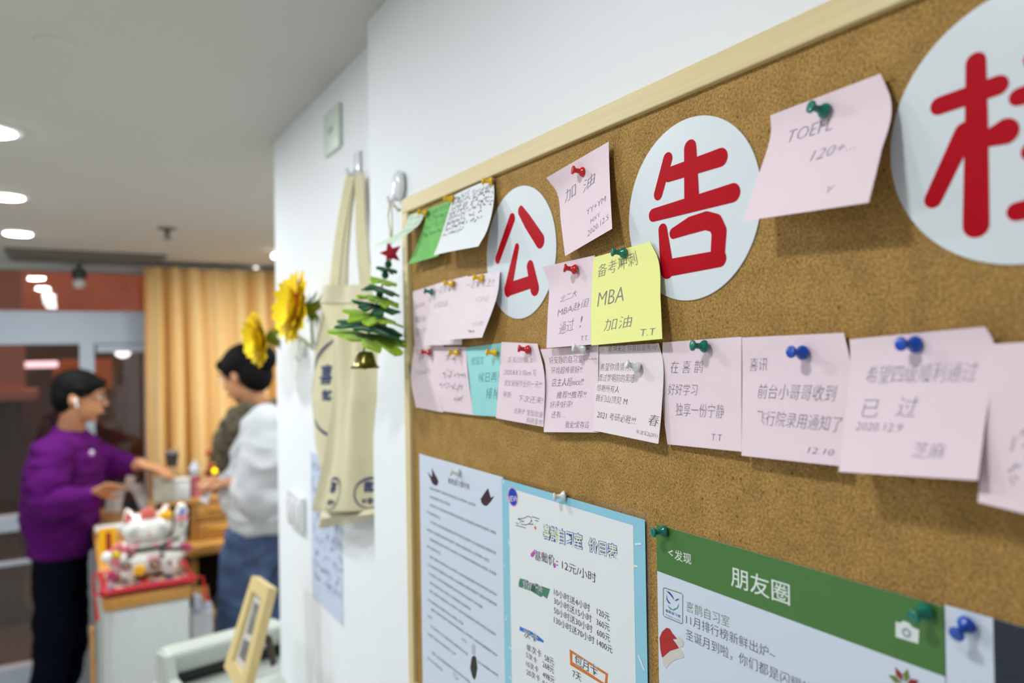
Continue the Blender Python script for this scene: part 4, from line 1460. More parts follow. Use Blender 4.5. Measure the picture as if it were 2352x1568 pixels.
def cush(a, b, top):
    x, y = (a - .5) * 2, (b - .5) * 2
    w_ = (1 - abs(x) ** 3) * (1 - abs(y) ** 3)
    k_ = 1 - .05 * (1 - abs(x * y))
    z = HC + .018 + (.016 * w_ ** .5 if top else -.0175 * w_ ** .4)
    return (ccx + x * hw * k_, ccy + y * (hw - .012) * k_, z)


for nm, tp, mm_ in (('cushion_top', True, CUSHT), ('cushion_base', False, CR)):
    V = [cush(i / 18, j / 18, tp) for j in range(19) for i in range(19)]
    Fc = [(j * 19 + i, j * 19 + i + 1, j * 19 + i + 20, j * 19 + i + 19) for j in range(18) for i in range(18)]
    MB().add(V, Fc).build(nm, mm_, e, 80)
edge = [cush(i / 12, 0, True) for i in range(13)] + [cush(1, j / 12, True) for j in range(1, 13)] + [cush(1 - i / 12, 1, True) for i in range(1, 13)] + [cush(0, 1 - j / 12, True) for j in range(1, 13)]
MB().tube(edge, .0105, 8).build('piping', CR, e, True)
TAS = mat('red_thread', (190, 40, 34), .8)
for sx, sy, dr_ in ((-1, -1, .07), (1, -1, .08), (-1, 1, .07)):
    q = Vector(cush((sx + 1) / 2, (sy + 1) / 2, True))
    o_ = Vector((sx * .02, sy * .022, 0))
    hh = q + o_
    if sx > 0:
        hh = q + Vector((.03, .005, 0))
    MB().tube([q, q + (hh - q) * .6 + Vector((0, 0, .006)), hh, hh + Vector((.002, 0, -.03)), hh + Vector((.004 if sx < 0 else .012, 0, -dr_))], [.002, .003, .003, .004, .006], 8).build('tassel', TAS, e, True)

# lucky cat
ZC0 = HC + .034
CW = mat('cat_glaze', (234, 232, 226), .1, coat=.6, var=.02)
CATB = patt('painted_glaze', (234, 230, 222), [(.80, (214, 160, 160)), (.86, (234, 230, 222)), (.95, (110, 80, 84)), (.98, (240, 200, 30))], 44)
e = empty('lucky_cat', (ccx, ccy, ZC0), 'white glazed waving cat figurine with painted flowers on the red cushion', 'figurine')


def remeshed(mb, name, m, parent, voxel=.005, it=4):
    o = mb.build('tmp', m)
    md = o.modifiers.new('r', 'REMESH')
    md.mode = 'VOXEL'
    md.voxel_size = voxel
    sm = o.modifiers.new('s', 'SMOOTH')
    sm.factor = .5
    sm.iterations = it
    dg = bpy.context.evaluated_depsgraph_get()
    me = bpy.data.meshes.new_from_object(o.evaluated_get(dg))
    me.name = name
    me.materials.clear()
    for q in (m if isinstance(m, (list, tuple)) else [m]):
        me.materials.append(q)
    bpy.data.objects.remove(o)
    me.polygons.foreach_set('use_smooth', [True] * len(me.polygons))
    r = bpy.data.objects.new(name, me)
    C.objects.link(r)
    if parent:
        par(r, parent)
    return r


cx_, cyy = ccx + .004, ccy - .004
V3 = lambda x, y, z: Vector((cx_ + x, cyy + y, ZC0 + z))
mb = MB().ell(V3(0, 0, .056), (.118, .092, .060), n=32, m=18).ell(V3(0, .01, .085), (.075, .062, .045), n=28, m=14)
mb.tube([V3(-.055, -.03, .03), V3(-.060, -.075, .018)], [.028, .022], 14).tube([V3(.055, -.03, .03), V3(.060, -.075, .018)], [.028, .022], 14)
mb.tube([V3(.062, .0, .085), V3(.092, -.015, .10), V3(.100, -.02, .15), V3(.100, -.022, .175)], [.026, .024, .020, .023], 14)
mb.tube([V3(-.06, 0, .09), V3(-.085, -.04, .075), V3(-.06, -.07, .07)], [.024, .022, .02], 14)
remeshed(mb, 'body', CATB, e, .004)
mb = MB().ell(V3(0, -.012, .150), (.078, .062, .050), n=32, m=18).ell(V3(0, -.055, .138), (.030, .022, .016), n=16, m=10)
for sx in (-1, 1):
    mb.tube([V3(sx * .045, -.005, .165), V3(sx * .060, -.005, .215)], [.030, .006], 12)
remeshed(mb, 'head', CW, e, .0035, 3)
for sx in (-1, 1):
    MB().prism([V3(sx * .034, -.036, .182), V3(sx * .070, -.034, .174), V3(sx * .061, -.017, .210)], (0, -.005, 0)).build('ear_lining', mat('ear_red', (170, 24, 34), .3), e)
    pts = [V3(sx * .034 + math.cos(a_) * .014, -.070 + abs(math.cos(a_)) * .006, .152 + math.sin(a_) * .007) for a_ in [PI * k / 8 for k in range(9)]]
    MB().tube(pts, .0012, 6).build('eye_line', BLACKP, e)
    for k in (-1, 0, 1):
        MB().tube([V3(sx * .035, -.070, .140 + k * .006), V3(sx * .062, -.052, .141 + k * .010)], .0007, 5).build('whisker', BLACKP, e)
MB().ell(V3(0, -.078, .142), (.005, .004, .004), n=10, m=6).build('nose', RED, e, True)
MB().ell(V3(.052, -.040, .186), (.022, .014, .018), n=14, m=8).build('yellow_patch', mat('cat_yellow', (238, 176, 20), .25), e, True)


def blossom(c, r, m, n=5, nm='blossom'):
    mb_ = MB()
    for k in range(n):
        a_ = 2 * PI * k / n
        mb_.ell(c + Vector((math.cos(a_) * r * .6, -r * .05, math.sin(a_) * r * .6)), (r * .5, r * .3, r * .5), n=10, m=6)
    mb_.ell(c + Vector((0, -r * .3, 0)), (r * .28, r * .2, r * .28), n=8, m=6)
    return mb_.build(nm, m, e, True)


PK = mat('blossom_pink', (222, 120, 132), .3)
blossom(V3(-.0, -.050, .196), .024, mat('blossom_coral', (226, 112, 100), .3))
rb = random.Random(4)
for q in ((-.085, -.06, .105, .016), (-.065, -.068, .100, .014), (-.040, -.074, .094, .014), (-.10, -.05, .085, .018), (-.095, -.065, .065, .016), (.055, -.070, .098, .013), (.105, -.045, .075, .014), (.118, -.04, .072, .012), (-.105, -.06, .02, .015), (.02, -.082, .10, .010)):
    blossom(V3(*q[:3]), q[3], PK if rb.random() < .75 else mat('blossom_rose', (190, 60, 110), .3))
blossom(V3(-.030, -.094, .034), .017, mat('cat_yellow', (238, 176, 20)))
MB().tube([V3(-.09, -.055, .10), V3(-.03, -.078, .093), V3(.03, -.080, .097), V3(.09, -.055, .112)], [.006, .008, .008, .005], 8).build('branch', mat('branch_dark', (62, 64, 62), .4), e, True)
MB().tube([V3(.03, -.080, .085), V3(.08, -.062, .078), V3(.125, -.035, .068)], [.006, .006, .003], 8).build('branch', mat('branch_dark', (62, 64, 62)), e, True)
for q in ((-.065, -.080, .050, .014), (.015, -.094, .046, .016), (.060, -.080, .040, .007)):
    MB().ell(V3(*q[:3]), (q[3], .008, q[3]), n=16, m=8).ell(V3(q[0], q[1] - .006, q[2]), (q[3] * .5, .005, q[3] * .5), n=12, m=6, mi=1).build('painted_coin', [mat('coin_dark', (70, 50, 56), .25), mat('coin_gold', (196, 140, 90), .25)], e, True)
MB().ell(V3(-.118, -.06, .082), (.017, .017, .017)).build('pearl', CW, e, True)
MB().ell(V3(-.092, -.07, .088), (.011, .010, .012)).build('gold_bead', mat('gold_glaze', (236, 206, 20), .12, .4), e, True)
# small figure on the raised paw
mb = MB().ell(V3(.100, -.030, .190), (.021, .018, .020), n=18, m=10).ell(V3(.100, -.034, .208), (.015, .013, .013), n=14, m=8)
mb.build('raised_paw', CW, e, True)
MB().ell(V3(.104, -.047, .196), (.008, .005, .008)).ell(V3(.096, -.048, .188), (.006, .004, .006)).build('paw_charm', mat('violet_glaze', (88, 76, 190), .3), e, True)
MB().tube([V3(.082, -.038, .172), V3(.100, -.048, .168), V3(.118, -.038, .172)], .006, 8).build('paw_ribbon', PK, e, True)
for q in ((.112, -.043, .135), (.105, -.045, .12), (.115, -.04, .105), (.098, -.045, .15)):
    MB().ell(V3(*q), (.006, .003, .005), n=8, m=5).build('painted_leaf', mat('leaf_glaze', (70, 96, 50), .3), e, True)

# yellow framed card on the counter, desk calendar
p = onZ(226, 1292, HC)
yy = p.y
xL, xR = onY(214, 1250, yy).x, onY(266, 1250, yy).x
zL, zH = HC, onY(240, 1213, yy).z
xL = max(xL, cx0 + .004)
e = empty('sign_stand', ((xL + xR) / 2, yy, HC), 'small yellow framed card standing behind the lucky cat', 'sign')
MB().box((xL, yy, HC), (xR, yy + .006, zH)).build('frame', mat('sign_yellow', (240, 184, 20), .4), e)
MB().box((xL + .022, yy - .001, HC + .02), (xR - .014, yy + .001, zH - .016)).build('picture', mat('sign_red', (176, 50, 40), .4, var=.4, scale=60), e)
MB().box((xL + .03, yy - .002, HC + .05), (xR - .022, yy, zH - .03)).build('print', mat('sign_dark', (62, 44, 50), .4, var=.3, scale=90), e)
MB().box((xL, yy - .012, HC), (xR, yy + .03, HC + .006)).build('foot', mat('sign_yellow', (240, 184, 20)), e)
p2 = onZ(236, 1222, HC)
o = MB().rbox((cx0 + .004, p2.y + .0, HC + .0002), (cx0 + .16, p2.y + .09, HC + .012), .002).build('folded_paper', WPAPER)
tag(o, 'flat white folded paper on the counter behind the yellow card', 'paper')

# calendar: A-shaped tent seen from its end
yk = onZ(290, 1178, HC).y
cl_, cr_ = onY(240, 1170, yk), onY(340, 1170, yk)
ap = onY(288, 1102, yk)
ap2 = onY(318, 1106, yk)
e = empty('desk_calendar', ((cl_.x + cr_.x) / 2, yk, HC), 'white tent desk calendar on the far end of the counter, tilted up by the man', 'calendar')
c0, c1, c2_, c3 = onY(240, 1174, yk), onY(252, 1108, yk), onY(292, 1112, yk), onY(275, 1177, yk)
MB().prism([c0, c1, c2_, c3], (0, .004, 0)).build('page_block', WPAPER, e)
d0, d1_, d2, d3 = onY(296, 1112, yk - .02), onY(326, 1108, yk - .02), onY(340, 1172, yk - .02), onY(322, 1168, yk - .02)
MB().prism([d0, d1_, d2, d3], (0, .004, 0)).build('page_block', WPAPER, e)
MB().prism([onY(296, 1146, yk + .03), onY(330, 1160, yk + .03), onY(318, 1172, yk + .03), onY(280, 1172, yk + .03)], (0, .004, 0)).build('inner_board', mat('navy_board', (26, 38, 60), .5), e)
MB().tube([onY(250, 1106, yk - .004), onY(292, 1110, yk - .004), onY(328, 1106, yk - .022)], .006, 10).build('spiral', mat('blue_metal', (50, 84, 130), .3, .6), e, True)
MB().prism([onY(284, 1118, yk - .03), onY(292, 1088, yk - .03), onY(312, 1096, yk - .03), onY(300, 1130, yk - .03)], (0, .001, 0)).build('paper_tab', mat('blush_paper', (232, 214, 214), .6), e)

# ================================================================== DESK WITH HUTCH
YD = 3.72
dl, dr2 = onY(336, 1160, YD), onY(640, 1122, YD)
ZD = onY(430, 1148, YD).z
xd0_, xd1_ = cx1 + .03, dr2.x + .3
DOAK = mat('light_oak', (206, 152, 82), .5, scale=10, stretch=(1, 8, 8), rgb2=(184, 128, 62), bump=.05)
e = empty('desk', ((xd0_ + xd1_) / 2, YD + .15, 0), 'light wooden desk with small drawer hutch in front of the gold curtain', 'desk')
MB().rbox((xd0_, YD, ZD - .022), (xd1_, YD + .32, ZD), .002).build('hutch_top', DOAK, e, 30)
xdr0, xdr1 = onY(452, 1200, YD).x, onY(560, 1200, YD).x
zdk = onY(470, 1240, YD).z
MB().box((xdr0 - .02, YD + .01, zdk), (xdr0, YD + .31, ZD - .022)).build('divider', DOAK, e)
MB().box((xdr1, YD + .01, zdk), (xdr1 + .02, YD + .31, ZD - .022)).build('divider', DOAK, e)
MB().box((xd0_, YD + .01, zdk), (xd0_ + .02, YD + .31, ZD - .022)).build('side_panel', DOAK, e)
MB().box((xd0_, YD + .29, zdk), (xd1_, YD + .31, ZD - .022)).build('back_panel', mat('dark_wood', (72, 50, 30), .6), e)
hd = (ZD - .022 - zdk) / 2
for q in (0, 1):
    z0 = zdk + q * hd
    dd = MB().rbox((xdr0 + .003, YD + .002, z0 + .004), (xdr1 - .003, YD + .28, z0 + hd - .004), .002).build('drawer', DOAK, e, 30)
    MB().tube([(xdr0 + .05, YD + .002, z0 + hd / 2 + .01), (xdr0 + .05, YD - .014, z0 + hd / 2 + .01), (xdr1 - .05, YD - .014, z0 + hd / 2 + .01), (xdr1 - .05, YD + .002, z0 + hd / 2 + .01)], .004, 8).build('handle', mat('gold_metal', (222, 176, 84), .25, .8), dd, True)
MB().rbox((xd0_ - .01, YD - .10, zdk - .045), (xd1_, YD + .34, zdk), .003).build('desktop', DOAK, e, 30)
for xx in (xd0_ + .02, onY(435, 1300, YD - .05).x, xd1_ - .05):
    MB().box((xx, YD - .06, 0), (xx + .035, YD + .30, zdk - .045)).build('desk_side', DOAK, e)
MB().box((xd0_, YD + .26, .2), (xd1_, YD + .28, zdk - .045)).build('modesty_panel', mat('dark_wood', (72, 50, 30)), e)
zlo = onY(480, 1392, YD - .05).z
o = MB()
bx0, bx1 = onY(440, 1380, YD - .1).x, onY(476, 1380, YD - .1).x
e = empty('cardboard_box', ((bx0 + bx1) / 2, YD - .2, 0), 'open brown carton on the floor under the desk', 'box')
CARD = mat('cardboard', (176, 128, 70), .8, var=.08, scale=10)
zz = onY(480, 1395, YD - .28).z
MB().box((bx0, YD - .40, .0), (bx1, YD - .39, zz)).box((bx0, YD - .40, .0), (bx0 + .01, YD - .16, zz)).box((bx1 - .01, YD - .40, 0), (bx1, YD - .16, zz)).box((bx0, YD - .17, 0), (bx1, YD - .16, zz)).box((bx0, YD - .40, 0), (bx1, YD - .16, .01)).build('carton', CARD, e)
MB().prism([(bx0, YD - .16, zz), (bx1, YD - .16, zz), (bx1, YD - .12, zz + .05), (bx0, YD - .12, zz + .05)], (0, .004, -.002)).build('flap', CARD, e)

# white bin with papers, dark bag
yb = 2.85
a, b = onY(440, 1440, yb), onY(490, 1440, yb)
zt1 = onY(465, 1408, yb).z
e = empty('paper_bin', ((a.x + b.x) / 2, yb, 0), 'white bin stuffed with paper behind the counter', 'bin')
MB().prism([(a.x + .012, yb, 0), (b.x - .012, yb, 0), (b.x, yb, zt1), (a.x, yb, zt1)], (0, .09, 0)).build('bin', mat('bin_white', (200, 204, 210), .5), e)
for q, (hx_, hz_) in enumerate(((.01, .05), (.045, .02))):
    MB().prism([(a.x + hx_, yb + .02, zt1 - .1), (a.x + hx_ + .03, yb + .02, zt1 - .1), (a.x + hx_ + .028, yb + .03, zt1 + hz_), (a.x + hx_ + .004, yb + .03, zt1 + hz_ + .01)], (0, .03, 0)).build('paper_roll', mat('lilac_paper', (206, 208, 226), .6), e)
yb = 3.36
a, b = onY(500, 1440, yb), onY(562, 1440, yb)
zt1 = onY(520, 1384, yb).z
zb1_ = 0.0
e = empty('backpack', ((a.x + b.x) / 2, yb, 0), 'dark navy bag standing beside the paper bin', 'bag')
mb = MB().rbox((a.x, yb, 0), (b.x, yb + .16, zt1), .03, 0, 4)
mb.build('body', mat('navy_nylon', (20, 26, 44), .6, var=.2, scale=12), e, 40)
MB().tube([(a.x + .03, yb + .02, zt1 - .01), (a.x + .05, yb + .02, zt1 + .04), (b.x - .03, yb + .02, zt1 + .04), (b.x - .01, yb + .02, zt1 - .01)], .006, 8).build('handle', BLACKP, e, True)

# items on the hutch
def on_hutch(px, py, y):
    p_ = onY(px, py, y)
    return p_


def item(name, label, cat, px, w_px, top_px, y, build):
    l, r = onY(px - w_px / 2, top_px, y), onY(px + w_px / 2, top_px, y)
    zt_1 = l.z
    e = empty(name, ((l.x + r.x) / 2, y, ZD), label, cat, 'things on the desk hutch')
    build(e, (l.x + r.x) / 2, y, (r.x - l.x) / 2, zt_1)
    return e


GL = mat('grey_cup', (58, 58, 66), .35)
CR_ = mat('clear_acrylic', (196, 200, 190), .12, trans=.6)


def b_box(mm_, lid=None):
    def f_(e, x, y, w_, zt_):
        MB().rbox((x - w_, y - w_ * .7, ZD), (x + w_, y + w_ * .7, zt_ - .012), .003).build('case', mm_, e, 30)
        MB().rbox((x - w_ - .002, y - w_ * .7 - .002, zt_ - .012), (x + w_ + .002, y + w_ * .7 + .002, zt_), .003).build('lid', lid or mm_, e, 30)
    return f_


def b_cup(e, x, y, w_, zt_):
    h_ = zt_ - ZD
    MB().lathe([(w_ * .62, 0), (w_ * .66, .004), (w_ * .95, h_ * .8), (w_, h_ * .82)], (x, y, ZD)).build('cup', GL, e, True)
    MB().lathe([(w_ * 1.02, h_ * .82), (w_ * 1.02, h_ * .9), (w_ * .8, h_), (w_ * .3, h_)], (x, y, ZD)).build('lid', mat('cup_lid', (120, 112, 116), .3), e, True)


cx9 = onY(401, 1050, YD + .12)
item('wooden_box', 'pale wooden box under the dark cup on the desk', 'box', 372, 62, 1076, YD + .14, b_box(mat('pale_box_wood', (190, 150, 100), .6, var=.1, scale=20)))
e = item('coffee_cup', 'dark grey paper cup with lid standing on the wooden box', 'cup', 401, 36, 1034, YD + .14, lambda *a_: None)
l_, r_ = onY(384, 1074, YD + .14), onY(419, 1074, YD + .14)
zt9 = onY(401, 1034, YD + .14).z
wz = onY(372, 1076, YD + .14).z
xm, ww = (l_.x + r_.x) / 2, (r_.x - l_.x) / 2
# cup stands on the box top, so the box carries it
e.location = (xm, YD + .14, wz)
MB().lathe([(ww * .62, 0), (ww * .66, .004), (ww * .95, (zt9 - wz) * .8), (ww, (zt9 - wz) * .82)], (xm - .012, YD + .14, wz)).build('cup', GL, e, True)
MB().lathe([(ww * 1.02, (zt9 - wz) * .82), (ww * 1.02, (zt9 - wz) * .92), (ww * .8, (zt9 - wz)), (ww * .3, (zt9 - wz))], (xm - .012, YD + .14, wz)).build('lid', mat('cup_lid', (120, 112, 116), .3), e, True)
item('acrylic_organiser', 'clear acrylic organiser with pens at the front of the desk', 'organiser', 375, 48, 1098, YD + .03, b_box(mat('frosted_acrylic', (186, 184, 170), .3), mat('frosted_rim', (206, 206, 196), .3)))
item('tissue_box', 'white tissue box with orange print on the desk', 'box', 415, 40, 1100, YD + .03, b_box(mat('white_card', (216, 216, 218), .5)))
item('pink_canister', 'pink canister right of the white tissue box', 'canister', 449, 26, 1096, YD + .06, lambda e, x, y, w_, zt_: (
    MB().lathe([(w_, 0), (w_, zt_ - ZD - .012)], (x, y, ZD)).build('can', mat('pink_can', (196, 112, 124), .4, var=.2, scale=60), e, True),
    MB().lathe([(w_ * 1.04, zt_ - ZD - .012), (w_ * 1.04, zt_ - ZD)], (x, y, ZD)).build('lid', mat('pink_lid', (170, 60, 76), .4), e, True)))


def b_snow(e, x, y, w_, zt_):
    MB().ell((x, y, zt_ - .12), (w_, w_ * .8, .035), n=18, m=10).ell((x, y, zt_ - .07), (w_ * .75, w_ * .7, .032), n=16, m=10).tube([(x, y, zt_ - .05), (x + .005, y, zt_)], [.03, .004], 10).build('body', mat('snow_white', (214, 222, 236), .5), e, True)
    MB().lathe([(w_ * .8, 0), (w_ * .8, zt_ - .14 - ZD)], (x, y, ZD)).build('stand', mat('snow_stand', (120, 88, 60), .5), e, True)


item('snowman', 'small bluish white snowman figure at the back of the desk', 'figurine', 445, 34, 1058, YD + .22, b_snow)

# small christmas tree with lights on the desk
pt_ = onY(500, 998, YD + .14)
e = empty('christmas_tree', (pt_.x, YD + .14, ZD), 'little decorated christmas tree on the desk beside the woman', 'tree')
PINEG = mat('pine_green', (30, 66, 36), .8, var=.3, scale=60)
HT = pt_.z - ZD
rt_ = random.Random(9)
mb = MB()
for k in range(420):
    t_ = rt_.random() ** .7
    z_ = ZD + HT * (1 - t_) * .95 + .04
    R_ = .02 + .06 * t_
    a_ = rt_.uniform(0, 2 * PI)
    p0 = Vector((pt_.x, YD + .14, z_))
    p1 = p0 + Vector((math.cos(a_) * R_, math.sin(a_) * R_, -.02 - .02 * t_))
    s_ = Vector((-math.sin(a_), math.cos(a_), 0)) * .006
    mb.add([p0 + s_, p0 - s_, p1 - s_ * .5, p1 + s_ * .5, (p0 + p1) / 2 + Vector((0, 0, .008))], [(0, 1, 4), (1, 2, 4), (2, 3, 4), (3, 0, 4)])
fo = mb.build('foliage', PINEG, e)
MB().lathe([(.035, 0), (.045, .03), (.01, .035), (.008, HT * .9)], (pt_.x, YD + .14, ZD)).build('pot', mat('pot_red', (130, 40, 40), .5), e, True)
for px, py, c9, r_ in ((478, 1040, 'r', .014), (500, 1010, 'y', .008), (484, 1070, 'r', .013), (505, 1030, 'y', .006), (493, 1064, 'y', .006), (472, 1086, 'r', .012)):
    q = onY(px, py, YD + .04)
    MB().ell(q, (r_, r_, r_), n=12, m=8).build('bauble', mat('bauble_red', (170, 40, 40), .3) if c9 == 'r' else mat('small_light', (255, 200, 60), emit=(255, 180, 40), estr=1.0), e, True)
q = onY(493, 1081, YD + .02)
MB().ell(q, (.013, .013, .013), n=12, m=8).build('light_bulb', mat('warm_bulb', (255, 210, 20), emit=(255, 205, 10), estr=2.2), e, True)

# teal cabinet behind the woman
q0, q1 = onY(578, 1300, 3.3), onY(690, 1300, 3.3)
zt1 = onY(620, 1236, 3.3).z
e = empty('teal_cabinet', ((q0.x + q1.x) / 2, 3.3, 0), 'dark teal cabinet behind the woman, by the wall end', 'cabinet')
MB().rbox((q0.x, 3.3, 0), (q1.x + .2, 3.6, zt1), .006).build('body', mat('teal_paint', (22, 92, 96), .35), e, 30)
MB().rbox((q0.x + .01, 3.29, .05), (q1.x + .19, 3.3, zt1 - .02), .003).build('door', mat('teal_paint', (22, 92, 96)), e, 30)
kq = onY(635, 1288, 3.28)
MB().ell(kq, (.012, .012, .012), n=12, m=8).build('knob', STEEL, e, True)

# ================================================================== PRINTER + PHOTO FRAME
PR = mat('printer_plastic', (184, 190, 182), .45, var=.02)
PRD = mat('printer_dark', (20, 20, 20), .5)
PRG = mat('printer_grey', (170, 174, 172), .5)
HP_ = 1.13
L0 = onZ(376, 1500, HP_)
L1 = onZ(650, 1426, HP_)
ux = (L1 - L0)
ux.z = 0
PWD = ux.length
ux.normalize()
uy = Vector((ux.y, -ux.x, 0))      # toward the camera
if uy.y > 0:
    uy = -uy
uz = Vector((0, 0, 1))
MO = Matrix((ux, uy, uz)).transposed()


def LP(a, b, c):
    return L0 + ux * a + uy * b + uz * c


def lrbox(a, b, r, name, m, parent, seg=3):
    mb_ = MB().rbox(a, b, r, 0, seg)
    mb_.v = [tuple(LP(*q)) for q in mb_.v]
    return mb_.build(name, m, parent, 35)


e = empty('printer', LP(PWD / 2, .15, -.22), 'off-white desktop printer in the foreground under the wooden photo frame', 'printer')
W_ = PWD
lrbox((-.01, -.06, -.22), (W_ + .01, .34, -.075), .012, 'base', PR, e)
lrbox((0, -.05, -.050), (W_, .022, 0), .014, 'hood', PR, e, 4)
lrbox((.012, -.03, -.074), (W_ - .012, .016, -.048), .003, 'paper_slot', PRD, e)
for s0, s1 in ((-.004, .016), (W_ - .016, W_ + .004)):
    mb_ = MB().prism([LP(s0, -.045, -.078), LP(s0, -.045, -.01), LP(s0, .02, -.002), LP(s0, .045, -.045), LP(s0, .26, -.066), LP(s0, .26, -.078)], ux * (s1 - s0))
    mb_.build('side_arm', PR, e, 30)
lrbox((.03, .045, -.0765), (W_ * .30, .075, -.073), .0015, 'button_panel', PRG, e)
lrbox((W_ * .62, .04, -.0765), (W_ * .92, .10, -.073), .0015, 'button_panel', PRG, e)
lrbox((.05, .12, -.0765), (W_ - .05, .30, -.072), .002, 'output_tray', PR, e)
# stand under printer
sb = LP(W_ / 2, .14, -.22)
o = empty('side_shelf', (sb.x, sb.y, 0), 'white shelf unit carrying the printer below the picture edge', 'shelf')
lrbox((-.03, -.08, -.24), (W_ + .03, .38, -.2205), .003, 'shelf_top', WHITE, o)
for (a_, b_) in ((-.02, -.07), (W_ - .01, -.07), (-.02, .34), (W_ - .01, .34)):
    lrbox((a_, b_, -HP_), (a_ + .03, b_ + .03, -.24), .002, 'leg', WHITE, o)

# wooden photo frame leaning back
FWD = mat('frame_maple', (226, 204, 148), .5, scale=20, stretch=(20, 20, 2), rgb2=(214, 190, 130))
DPH = 1.40
T0, T1 = P(578, 1322, 1.47), P(617, 1350, 1.38)
B0, B1_ = P(514, 1531, 1.43), P(556, 1602, 1.34)
nb = (B0 - T0).cross(T1 - T0).normalized()
if nb.dot(fw) < 0:
    nb = -nb
thk = (nb * .6 + rt * .8).normalized() * .016
e = empty('tabletop_picture', (B0 + B1_) / 2, 'pale wooden photo frame standing tilted on the printer', 'photo frame')


def qd(a, b):
    t_ = T0.lerp(T1, a)
    b2 = B0.lerp(B1_, a)
    return t_.lerp(b2, b)


def frbar(a0_, a1_, b0_, b1_):
    return MB().prism([qd(a0_, b0_), qd(a1_, b0_), qd(a1_, b1_), qd(a0_, b1_)], thk).build('frame_bar', FWD, e)


frbar(0, 1, 0, .13)
frbar(0, 1, .87, 1)
frbar(0, .22, .13, .87)
frbar(.78, 1, .13, .87)
MB().prism([qd(.2, .12) + thk * .5, qd(.8, .12) + thk * .5, qd(.8, .88) + thk * .5, qd(.2, .88) + thk * .5], thk * .2).build('photo', mat('mount_paper', (206, 200, 196), .5), e)
MB().prism([qd(.3, .24) + thk * .48, qd(.74, .22) + thk * .48, qd(.72, .5) + thk * .48, qd(.34, .55) + thk * .48], thk * .02).build('picture', mat('photo_grey', (150, 146, 142), .5, var=.5, scale=60), e)
MB().prism([qd(.3, .62) + thk * .48, qd(.72, .58) + thk * .48, qd(.72, .78) + thk * .48, qd(.3, .80) + thk * .48], thk * .02).build('picture', mat('photo_grey2', (128, 126, 130), .5, var=.4, scale=80), e)
MB().prism([P(604, 1452, 1.42), P(620, 1462, 1.41), P(632, 1522, 1.40), P(622, 1530, 1.40)], nb * .004).build('easel_leg', mat('easel_grey', (92, 88, 82), .6), e)

# ================================================================== PEOPLE
SK = mat('skin', (192, 136, 98), .5, spec=.4)
HAIR = mat('black_hair', (8, 7, 9), .75, spec=.15, var=.3, scale=90)
DENIM = mat('blue_denim', (72, 92, 130), .85, var=.45, scale=12, bump=.1)
DKD = mat('dark_denim', (9, 13, 25), .95, var=.2, scale=12, spec=.05)
PURP = mat('purple_fleece', (84, 12, 98), .9, var=.12, scale=9, bump=.15, spec=.15)
KNIT = mat('white_knit', (200, 203, 207), .9, var=.08, scale=12, bump=.3, spec=.2)


def fit(ps, rs, mb_, n=16):
    """round-ended tapered limb through the joints"""
    mb_.tube(ps, rs, n)
    for p_, r_ in zip(ps, rs):
        mb_.ell(p_, (r_, r_, r_), n=n, m=10)
    return mb_


def frame_mat(fwd):
    f_ = Vector(fwd).normalized()
    s_ = Vector((0, 0, 1)).cross(f_).normalized()     # left side
    u_ = f_.cross(s_)
    return Matrix((f_, s_, u_)).transposed()


def hand(mb_, wrist, d, palm_n, curl=.5, L=.18):
    d = Vector(d).normalized()
    n_ = Vector(palm_n).normalized()
    n_ = (n_ - d * n_.dot(d)).normalized()
    s_ = d.cross(n_)
    R_ = Matrix((d, s_, n_)).transposed()
    mb_.ell(wrist + d * L * .27, (L * .29, L * .23, L * .085), R_, 14, 10)
    for k, (off, ln) in enumerate(((-.17, .40), (-.06, .45), (.06, .42), (.16, .33))):
        b_ = wrist + d * L * .45 + s_ * L * off
        q1 = b_ + (d - n_ * curl * .5).normalized() * L * ln * .45
        q2 = q1 + (d - n_ * curl * 1.3).normalized() * L * ln * .33
        q3 = q2 + (d - n_ * curl * 2.2).normalized() * L * ln * .25
        fit([b_, q1, q2, q3], [.0088, .0082, .0076, .0068], mb_, 10)
    b_ = wrist + d * L * .14 - s_ * L * .16
    q1 = b_ + (d * .7 - s_ * .8 - n_ * .3).normalized() * L * .20
    q2 = q1 + (d * .9 - s_ * .2 - n_ * .4).normalized() * L * .17
    fit([b_, q1, q2], [.0115, .0095, .0080], mb_, 10)


def head(mb_, c, FM, s=1.0):
    G = lambda x, y, z: c + FM @ (Vector((x, y, z)) * s)
    mb_.ell(G(-.010, 0, .030), (.098 * s, .076 * s, .086 * s), FM, 24, 16)
    mb_.ell(G(.026, 0, -.030), (.062 * s, .056 * s, .076 * s), FM, 20, 14)
    mb_.ell(G(.052, 0, -.084), (.026 * s, .026 * s, .020 * s), FM, 12, 8)
    mb_.tube([G(.082, 0, .012), G(.104, 0, -.022), G(.084, 0, -.034)], [.008 * s, .014 * s, .009 * s], 10)
    mb_.ell(G(.086, 0, -.056), (.012 * s, .024 * s, .009 * s), FM, 10, 8)
    mb_.ell(G(.076, 0, .030), (.016 * s, .050 * s, .010 * s), FM, 12, 8)
    for sy in (-1, 1):
        mb_.ell(G(-.010, sy * .076, -.008), (.018 * s, .009 * s, .031 * s), FM, 12, 8)
    return G


